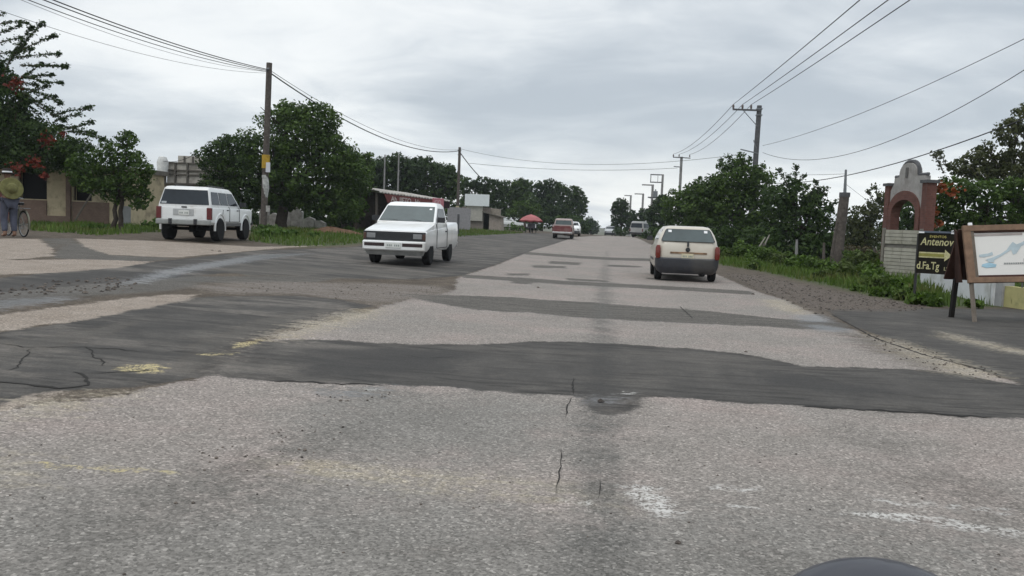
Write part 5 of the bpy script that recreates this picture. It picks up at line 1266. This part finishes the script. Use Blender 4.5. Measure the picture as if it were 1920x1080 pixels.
def ST(x, z): return Matrix.Translation((x, -.018, z)) @ Matrix.Rotation(PI/2, 4, 'X')
text('lettering', 'Antenov', .21, YELP, bd, ST(.06, zb+H*.70), .002, shear=.2, sx=.80)
text('small_lettering', 'EVENTOS', .064, YEL, bd, ST(.22, zb+H*.885), .002, sx=1.1)
text('lettering', 'd.Fa.Tg', .21, YELP, bd, ST(.02, zb+H*.11), .002, sx=.68)
text('small_lettering', 'LLEN', .094, YELP, bd, ST(L*.70, zb+H*.10), .002, sx=.85)
ar = MB(); yA = zb+H*.46
ar.prism([(.05, -.016, yA-.055), (L*.70, -.016, yA-.055), (L*.70, -.016, yA-.115), (L*.87, -.016, yA), (L*.70, -.016, yA+.115), (L*.70, -.016, yA+.055), (.05, -.016, yA+.055)], (0, -.004, 0)); aro = ar.build('arrow', YELP, bd)
MB().box((L*.38, -.021, yA), (L*.62, .003, .06)).build('arrow_core', mat('arrow_olive', (.24, .23, .05), .6, .3), aro)
MB().prism([(L-.09, -.017, zt-.25), (L-.055, -.017, zt-.24), (L-.035, -.017, zt-.11), (L-.065, -.017, zt-.13)], (0, -.003, 0)).build('pink_mark', mat('mark_pink', (.42, .28, .36), .6), bd)

# leaning map board in a wooden frame (an A board)
Yb = 14.3; WOODF = mat('brown_frame_wood', (.19, .115, .07), .75, .3, 7, bump=.004); WOODD = mat('dark_brown_wood', (.045, .022, .016), .8, .3, 6)
def onfront(px, py): 
    y0 = 14.15; k = .28       # the face leans back: y = y0 + k*z
    dd = ray(px, py); tt = (y0+k*HC)/(dd.y-k*dd.z); return CAM+dd*tt
bl_, br_ = onfront(1815, 531), onfront(2020, 527); tl_ = onfront(1800, 424); W = 1.75
o = Vector((bl_.x, bl_.y, 0)); t = thing('map_board', 'wooden framed board showing a pale blue map, leaning on legs', 'sign board', o, R_(0)); 
ux = Vector(((br_-bl_).x, 0, (br_-bl_).z)).normalized(); uz = (tl_-bl_); Hh = uz.length; uz = uz.normalized(); uz = (uz-ux*uz.dot(ux)).normalized(); un = ux.cross(uz)*-1
if un.y > 0: un = -un
Mf = Matrix((ux, uz, un)).transposed().to_4x4(); Mf.translation = bl_-o
def fb(name, x0, x1, z0, z1, d0, d1, m, par=None, bev=.004):
    mb = MB().box(((x0+x1)/2, (z0+z1)/2, (d0+d1)/2), (x1-x0, z1-z0, abs(d1-d0))); mb.v = [tuple(Mf @ Vector(v)) for v in mb.v]; return mb.build(name, m, par or t, bevel=bev)
fw = .12
fb('frame_rail', 0, W, Hh-fw*.8, Hh, -.03, .035, WOODF); fb('frame_rail', 0, W, 0, fw*.75, -.03, .035, WOODF)
fb('frame_stile', 0, fw, fw*.75, Hh-fw*.8, -.03, .03, WOODF); fb('frame_stile', W-fw, W, fw*.75, Hh-fw*.8, -.03, .03, WOODF)
fb('inner_trim', fw, fw+.05, fw*.75, Hh-fw*.8, -.02, .02, mat('trim_grey_brown', (.15, .125, .10), .8, .2)); 
fb('inner_trim', fw+.05, W-fw, fw*.75, fw*.75+.035, -.02, .02, mat('trim_dark', (.07, .035, .03), .8)); fb('inner_trim', fw+.05, W-fw, Hh-fw*.8-.03, Hh-fw*.8, -.02, .022, WOODD)
pn = fb('map_panel', fw+.05, W-fw, fw*.75+.035, Hh-fw*.8-.03, -.03, .0, mat('map_white', (.70, .68, .64), .5, .03, 2))
BLU = mat('map_blue', (.30, .47, .56), .6, .15, 9); BLUG = mat('map_grey_blue', (.42, .50, .53), .6, .12, 9); GRY = mat('map_grey', (.28, .29, .28), .6, .15)
def mpoly(name, pts, m, dz=.004):
    mb = MB().prism([(x, z, dz) for x, z in pts], (0, 0, .002)); mb.v = [tuple(Mf @ Vector(v)) for v in mb.v]; return mb.build(name, m, pn)
pm_ = Hh/107.     # metres per photo pixel on the board
def mp(px, py): return ((px-1808)*pm_, (531-py)*pm_*.985)
mpoly('map_river', [mp(1842,488),(mp(1856,483)),mp(1868,478),mp(1880,470),mp(1886,462),mp(1892,455),mp(1898,460),mp(1908,456),mp(1920,447),mp(1960,432),mp(1960,440),mp(1920,455),mp(1905,464),mp(1896,477),mp(1890,479),mp(1888,470),mp(1872,480),mp(1860,487),mp(1850,492)], BLUG)
mpoly('map_lake', [mp(1832,478),mp(1848,476),mp(1855,473),mp(1856,479),mp(1840,483),mp(1832,482)], BLUG, .0045); mpoly('map_lake', [mp(1836,496),mp(1848,493),mp(1860,497),mp(1858,502),mp(1842,503),mp(1834,500)], BLU, .005); mpoly('map_lake', [mp(1845,486),mp(1858,484),mp(1856,493),mp(1846,492)], BLUG, .0055)
for k in range(9): mpoly('caption', [mp(1873+k*3.8,497),mp(1876+k*3.8,497),mp(1876+k*3.8,494),mp(1873+k*3.8,494)], GRY, .005)
mpoly('caption', [mp(1907,493),mp(1925,494),mp(1925,488),mp(1907,487)], GRY, .005)
mpoly('title_bar', [mp(1823,443),mp(1910,442),mp(1910,438),mp(1823,439)], mat('title_grey', (.33, .29, .27), .7), .005)
fb('white_clip', .10, .16, Hh+.003, Hh+.05, -.02, .02, STICK)
g1 = onfront(1813, 533)-o; f1 = at(1821, 597, 14.1)-o
MB().bar(Vector((.06, .02, bl_.z)), Vector((.13, -.05, 0)), .06, .05).build('front_leg', mat('leg_wood', (.20, .17, .14), .8, .25, 8), t); MB().bar(Vector((W-.08, .02, bl_.z)), Vector((W-.02, -.05, 0)), .06, .05).build('front_leg', mat('leg_wood', (.20, .17, .14), .8, .25, 8), t)
# rear half of the A board
tb = Vector(tl_-o); zt_ = tb.z
qa = [Vector((tb.x-.005, tb.y+.02, zt_-.06)), Vector((tb.x-.02, tb.y+.42, bl_.z+.02))]
rb = MB(); rb.prism([qa[0]+Vector((0, .0, 0)), qa[1], qa[1]+Vector((W, 0, 0)), qa[0]+Vector((W, 0, 0))], (0, .04, .01)); rb.build('rear_panel', WOODD, t)
l0 = at(1792, 520, 14.7)-o; 
sd_ = MB().prism([Vector((tb.x-.03, tb.y+.03, zt_-.08)), Vector((tb.x-.03, tb.y+.10, zt_-.05)), Vector((.05, .60, bl_.z-.03)), Vector((-.02, .16, bl_.z+.0))], (-.02, 0, 0)); sd_.build('side_panel', WOODD, t)
for x in (.03, W-.1): MB().bar(Vector((x, .55, bl_.z+.05)), Vector((x-.01, .60, 0)), .07, .06).build('rear_leg', mat('leg_black', (.018, .016, .015), .8), t)
# pale rubble at the gate foot
gg = 'pale stones heaped at the foot of the gate'
for i, (px, py, s, lab) in enumerate([(1648, 508, .16, 'leftmost pale stone at the foot of the slatted gate'), (1662, 511, .20, 'largest pale stone at the foot of the slatted gate'), (1680, 513, .13, 'small pale stone right of the largest at the gate foot'), (1698, 517, .17, 'rightmost pale stone at the gate foot'), (1562, 481, .16, 'lone pale stone by the leaning stub post')]):
    p = G(px, py); o_ = MB().rings([(-.03, s, s*.7, -s*.7, s*.4), (s*.6, s*.9, s*.6, -s*.6, s*.4), (s*1.0, s*.5, s*.3, -s*.3, s*.25)], 2).build('pale_stone', mat('pale_stone', (.50, .49, .46), .9, .2, 6), None, tuple(p), smooth=40); o_.rotation_euler = (.05, .08, i*1.1); tag(o_, lab, 'stone', gg)

# ------------------------------------------------------------------ cyclist at the left edge
cy = G(30, 443); g0 = cy.z; HD = R_(57)
t = thing('bicycle', 'dark old bicycle held by the person at the left edge', 'bicycle', (cy.x, cy.y, g0), HD)
FRM = mat('bicycle_green_grey', (.14, .14, .10), .5, .2); 
for y in (-.53, .53):
    wv = MB().torus((0, y, .34), .33, .018, 'X', 32, 6).build('wheel', RUBBER, t, smooth=True)
    MB().torus((0, y, .34), .308, .010, 'X', 32, 5).build('rim', STEEL, wv, smooth=True)
    sp2 = MB(); [sp2.tube([(0.01*(-1)**k, y, .34), (0, y+.30*math.cos(k*PI/8), .34+.30*math.sin(k*PI/8))], .003, 3) for k in range(16)]; sp2.build('spokes', STEEL, wv)
f = MB(); BB = (0, -.08, .30); ST_ = (0, -.24, .80); HD_ = (0, .36, .84); HB = (0, .40, .66)
for q, w_ in (((BB, ST_), .018), ((ST_, HD_), .017), ((BB, HB), .019), ((HD_, HB), .02), (((-.0, -.53, .34), BB), .012), (((0, -.53, .34), (0, -.22, .76)), .010), ((HB, (0, .53, .34)), .014)): f.tube(q, w_, 8)
f.build('frame', FRM, t, smooth=True)
MB().tube([(-.28, .24, 1.02), (-.24, .34, 1.03), (0, .38, 1.0), (.24, .34, 1.03), (.28, .24, 1.02)], .013, 8).tube([(0, .36, .82), (0, .38, 1.0)], .014, 8).build('handlebar', STEEL, t, smooth=True)
sd2 = MB().rings([(.84, .07, .0, -.20, .06), (.90, .09, .06, -.24, .07), (.92, .06, .03, -.2, .05)]); sd2.v = [(a_, b_-.18, c_) for a_, b_, c_ in sd2.v]; sd2.build('saddle', PLASTIC, t, smooth=True)
pd = MB(); pd.tube([(-.10, -.08, .30), (.10, -.08, .30)], .015, 6); pd.bar((.09, -.08, .30), (.09, .06, .22), .02); pd.bar((-.09, -.08, .30), (-.09, -.22, .38), .02); pd.box((.14, .06, .22), (.10, .08, .02)); pd.box((-.14, -.22, .38), (.10, .08, .02)); pd.build('pedals', STEEL, t)
mg_ = MB().torus((0, -.53, .34), .37, .022, 'X', 14, 5, R_(40), R_(200)); mg_.build('mudguard', FRM, t, smooth=True)
MB().box((0, -.55, .76), (.16, .40, .02)).build('carrier', STEEL, t)

pr = thing('person', 'person in a dark wide brimmed hat and jeans standing beside a bicycle', 'person', (cy.x, cy.y, g0), HD)
px_, py_ = -.36, -.56
V = [(px_,py_,.95),(px_,py_+.02,1.12),(px_,py_+.06,1.36),(px_,py_+.08,1.47),(px_,py_+.10,1.54),(px_,py_+.12,1.63),(px_,py_+.115,1.71),
     (px_-.19,py_+.06,1.38),(px_-.24,py_+.06,1.13),(px_-.24,py_+.16,.92), (px_+.19,py_+.06,1.38),(px_+.25,py_+.14,1.15),(-.06,-.22,.985),
     (px_-.10,py_,.90),(px_-.11,py_+.06,.50),(px_-.11,py_-.02,.12),(px_-.11,py_-.05,.06),(px_-.12,py_+.14,.045), (px_+.10,py_,.90),(px_+.11,py_+.03,.50),(px_+.10,py_-.06,.12),(px_+.10,py_-.09,.06),(px_+.11,py_+.10,.045)]
E = [(0,1),(1,2),(2,3),(3,4),(4,5),(5,6),(2,7),(7,8),(8,9),(2,10),(10,11),(11,12),(0,13),(13,14),(14,15),(15,16),(16,17),(0,18),(18,19),(19,20),(20,21),(21,22)]
r = [.14,.135,(.16,.12),.06,.07,.095,.07,.07,.05,.034,.07,.05,.034,.10,.07,.05,.045,.04,.10,.07,.05,.045,.04]
# a palm, four bent fingers and a thumb on each hand
for base, (hx, hy, hz_) in ((9, (px_-.24,py_+.19,.86)), (12, (-.03,-.18,.955))):
    V.append((hx,hy,hz_)); r.append(.032); E.append((base, len(V)-1)); palm = len(V)-1
    for k, (dx, ln) in enumerate(((-.03,.050),(-.01,.058),(.01,.054),(.03,.044))):
        V.append((hx+dx,hy+ln*.6,hz_+.012)); r.append(.011); E.append((palm, len(V)-1)); V.append((hx+dx,hy+ln,hz_-.018)); r.append(.010); E.append((len(V)-2, len(V)-1))
    V.append((hx+.04,hy+.01,hz_-.016)); r.append(.012); E.append((palm, len(V)-1)); V.append((hx+.05,hy+.035,hz_-.03)); r.append(.010); E.append((len(V)-2, len(V)-1))
skin('body', V, E, r, SKIN, pr)
skin('shirt', [V[i] for i in (0,1,2,7,8,10,11)], [(0,1),(1,2),(2,3),(3,4),(2,5),(5,6)], [.155,.16,(.185,.15),.095,.07,.095,.07], mat('olive_shirt', (.10, .095, .04), .9, .2), pr)
skin('trousers', [V[i] for i in (0,13,14,15,18,19,20)], [(0,1),(1,2),(2,3),(0,4),(4,5),(5,6)], [.165,.125,.095,.07,.125,.095,.07], mat('blue_jeans', (.085, .09, .12), .9, .2), pr)
hp_ = (px_, py_+.085, 0)
MB().lathe([(.22, 1.645), (.235, 1.66), (.115, 1.675), (.105, 1.75), (.085, 1.785), (.001, 1.79)], 20, 'Z', (0, .035, 0)).build('hat', mat('dark_felt', (.035, .03, .028), .9), pr, hp_, smooth=50)
MB().lathe([(.117, 1.680), (.112, 1.715)], 20, 'Z', (0, .035, 0)).build('hat_band', STICK, pr, hp_, smooth=50)
fc = MB(); [fc.lathe([(.001, -.012), (.012, 0), (.001, .012)], 6, 'Z', (s*.035, .128, 1.635)) for s in (-1, 1)]; fc.build('eyes', INK, pr, hp_)
nb = MB().tube([(0, .13, 1.64), (0, .155, 1.605)], [.010, .018], 6); nb.build('nose', SKIN, pr, hp_)
MB().box((0, .125, 1.572), (.05, .012, .010)).build('mouth', mat('lip_brown', (.13, .05, .04), .6), pr, hp_)
er = MB(); [er.lathe([(.001, -.03), (.018, 0), (.001, .03)], 6, 'Z', (s*.098, .04, 1.62)) for s in (-1, 1)]; er.build('ears', SKIN, pr, hp_)
bk = MB().lathe([(.27, .035), (.285, .02), (.27, .0), (.17, -.03), (.14, .02), (.12, .10), (.08, .13), (.001, .135), ], 26, 'Z')
bo = bk.build('straw_hat', mat('greenish_straw', (.15, .145, .06), .9, .3, 9), None, (0, 0, 0), smooth=40)
bo.matrix_world = Matrix.Translation((cy.x, cy.y, g0)) @ Matrix.Rotation(HD, 4, 'Z') @ Matrix.Translation((px_, py_-.16, 1.26)) @ Matrix.Rotation(R_(80), 4, 'X')
tag(bo, 'big round yellow green straw hat hung on the back of the person with the bicycle', 'straw hat')

# ------------------------------------------------------------------ sky, light, camera
SUN_EL, SUN_AZ = R_(58), R_(200)
w = bpy.data.worlds.new('World'); bpy.context.scene.world = w; w.use_nodes = True
t = w.node_tree; bg = t.nodes['Background']
def wn(ty): return t.nodes.new(ty)
def wl(a, b): t.links.new(a, b)
def wput(sock, v):
    if isinstance(v, bpy.types.NodeSocket): wl(v, sock)
    else: sock.default_value = v
def wmath(op, a, b=0., clamp=False):
    n = wn('ShaderNodeMath'); n.operation = op; n.use_clamp = clamp; wput(n.inputs[0], a); wput(n.inputs[1], b); return n.outputs[0]
def wmix(f, a, b):
    n = wn('ShaderNodeMix'); n.data_type = 'RGBA'; wput(n.inputs[0], f)
    for i, q in ((6, a), (7, b)):
        if isinstance(q, tuple): n.inputs[i].default_value = q+(1,)
        else: wl(q, n.inputs[i])
    return n.outputs[2]
def wmr(v, a, b, c=0., d=1.):
    n = wn('ShaderNodeMapRange'); n.interpolation_type = 'SMOOTHSTEP'; wput(n.inputs[0], v)
    for i, q in enumerate((a, b, c, d)): n.inputs[i+1].default_value = q
    return n.outputs[0]
sky = wn('ShaderNodeTexSky'); sky.sky_type = 'NISHITA'; sky.sun_disc = False; sky.sun_elevation = SUN_EL; sky.sun_rotation = SUN_AZ
co = wn('ShaderNodeTexCoord').outputs['Generated']
sp = wn('ShaderNodeSeparateXYZ'); wl(co, sp.inputs[0])
el = wmath('MAXIMUM', sp.outputs[2], 0.)
den = wmath('ADD', el, .17)
cx = wn('ShaderNodeCombineXYZ'); wl(wmath('DIVIDE', sp.outputs[0], den), cx.inputs[0]); wl(wmath('DIVIDE', sp.outputs[1], den), cx.inputs[1])
def wnoise(scale, det, rough, off=(0, 0, 0), sx=1.):
    m = wn('ShaderNodeMapping'); wl(cx.outputs[0], m.inputs['Vector']); m.inputs['Location'].default_value = off; m.inputs['Scale'].default_value = (1, sx, 1)
    n = wn('ShaderNodeTexNoise'); wl(m.outputs[0], n.inputs['Vector']); n.inputs['Scale'].default_value = scale; n.inputs['Detail'].default_value = det; n.inputs['Roughness'].default_value = rough
    n.inputs['Distortion'].default_value = .6
    return n.outputs[0]
n1 = wnoise(.75, 6, .5, (3.1, 1.7, 0)); n2 = wnoise(2.6, 7, .6, (7, 2, 0), 1.2); n3 = wnoise(.35, 3, .5, (1.3, 5.2, 0))
cl = wmath('ADD', wmath('MULTIPLY', n1, .55), wmath('ADD', wmath('MULTIPLY', n2, .17), wmath('MULTIPLY', n3, .38)))
K = 12.2
dark = tuple(c*K for c in (.43, .475, .52)); light = tuple(c*K for c in (.66, .695, .72)); white = tuple(c*K for c in (.82, .84, .84))
cloud = wmix(wmr(cl, .44, .62), dark, light)
cloud = wmix(wmr(cl, .55, .68), cloud, white)
# bright low cumulus near the skyline
lowm = wmath('MULTIPLY', wmr(el, .12, .02), wmr(wnoise(.22, 6, .6, (9, 4, 0)), .46, .60))
cloud = wmix(wmath('MULTIPLY', lowm, .8), cloud, tuple(c*K for c in (.86, .86, .83)))
grad = wmath('ADD', wmr(el, .16, .0, 1.02, 1.16), wmr(el, .25, .9, 0., .85))       # an overcast sky is brighter overhead
vm = wn('ShaderNodeVectorMath'); vm.operation = 'SCALE'; wl(cloud, vm.inputs[0]); wl(grad, vm.inputs['Scale'])
fin = wmix(.90, sky.outputs[0], vm.outputs[0])
wl(fin, bg.inputs[0]); bg.inputs[1].default_value = .095

hz = MB().box((0, 330, 19), (900, 820, 46)).build('haze', None); tag(hz, kind='stuff')
hm_ = bpy.data.materials.new('haze_air'); hm_.use_nodes = True; ht = hm_.node_tree; ht.nodes.clear()
ho = ht.nodes.new('ShaderNodeOutputMaterial'); hv = ht.nodes.new('ShaderNodeVolumePrincipled')
hv.inputs['Color'].default_value = (.86, .92, .97, 1); hv.inputs['Density'].default_value = .00035; hv.inputs['Anisotropy'].default_value = .2
ht.links.new(hv.outputs[0], ho.inputs['Volume']); hz.data.materials.append(hm_)
sd = bpy.data.lights.new('sun', 'SUN'); sd.energy = .8; sd.angle = R_(25); sd.color = (1, .96, .90)
so = bpy.data.objects.new('sun', sd); C.objects.link(so)
so.rotation_euler = Vector((-math.sin(SUN_AZ)*math.cos(SUN_EL), -math.cos(SUN_AZ)*math.cos(SUN_EL), -math.sin(SUN_EL))).to_track_quat('-Z', 'Y').to_euler()

cd = bpy.data.cameras.new('camera'); co_ = bpy.data.objects.new('camera', cd); C.objects.link(co_)
cd.sensor_width = 36; cd.lens = F_PX*36/1920; cd.clip_start = .05; cd.clip_end = 8000
M = Matrix((RT, UP, -FW)).transposed().to_4x4(); M.translation = CAM; co_.matrix_world = M
S = bpy.context.scene; S.camera = co_
S.view_settings.view_transform = 'Standard'; S.view_settings.look = 'None'; S.view_settings.exposure = .10; S.view_settings.gamma = 1
S.view_settings.use_curve_mapping = False
S.render.resolution_x = 1024; S.render.resolution_y = 576
S.render.filter_size = 1.7
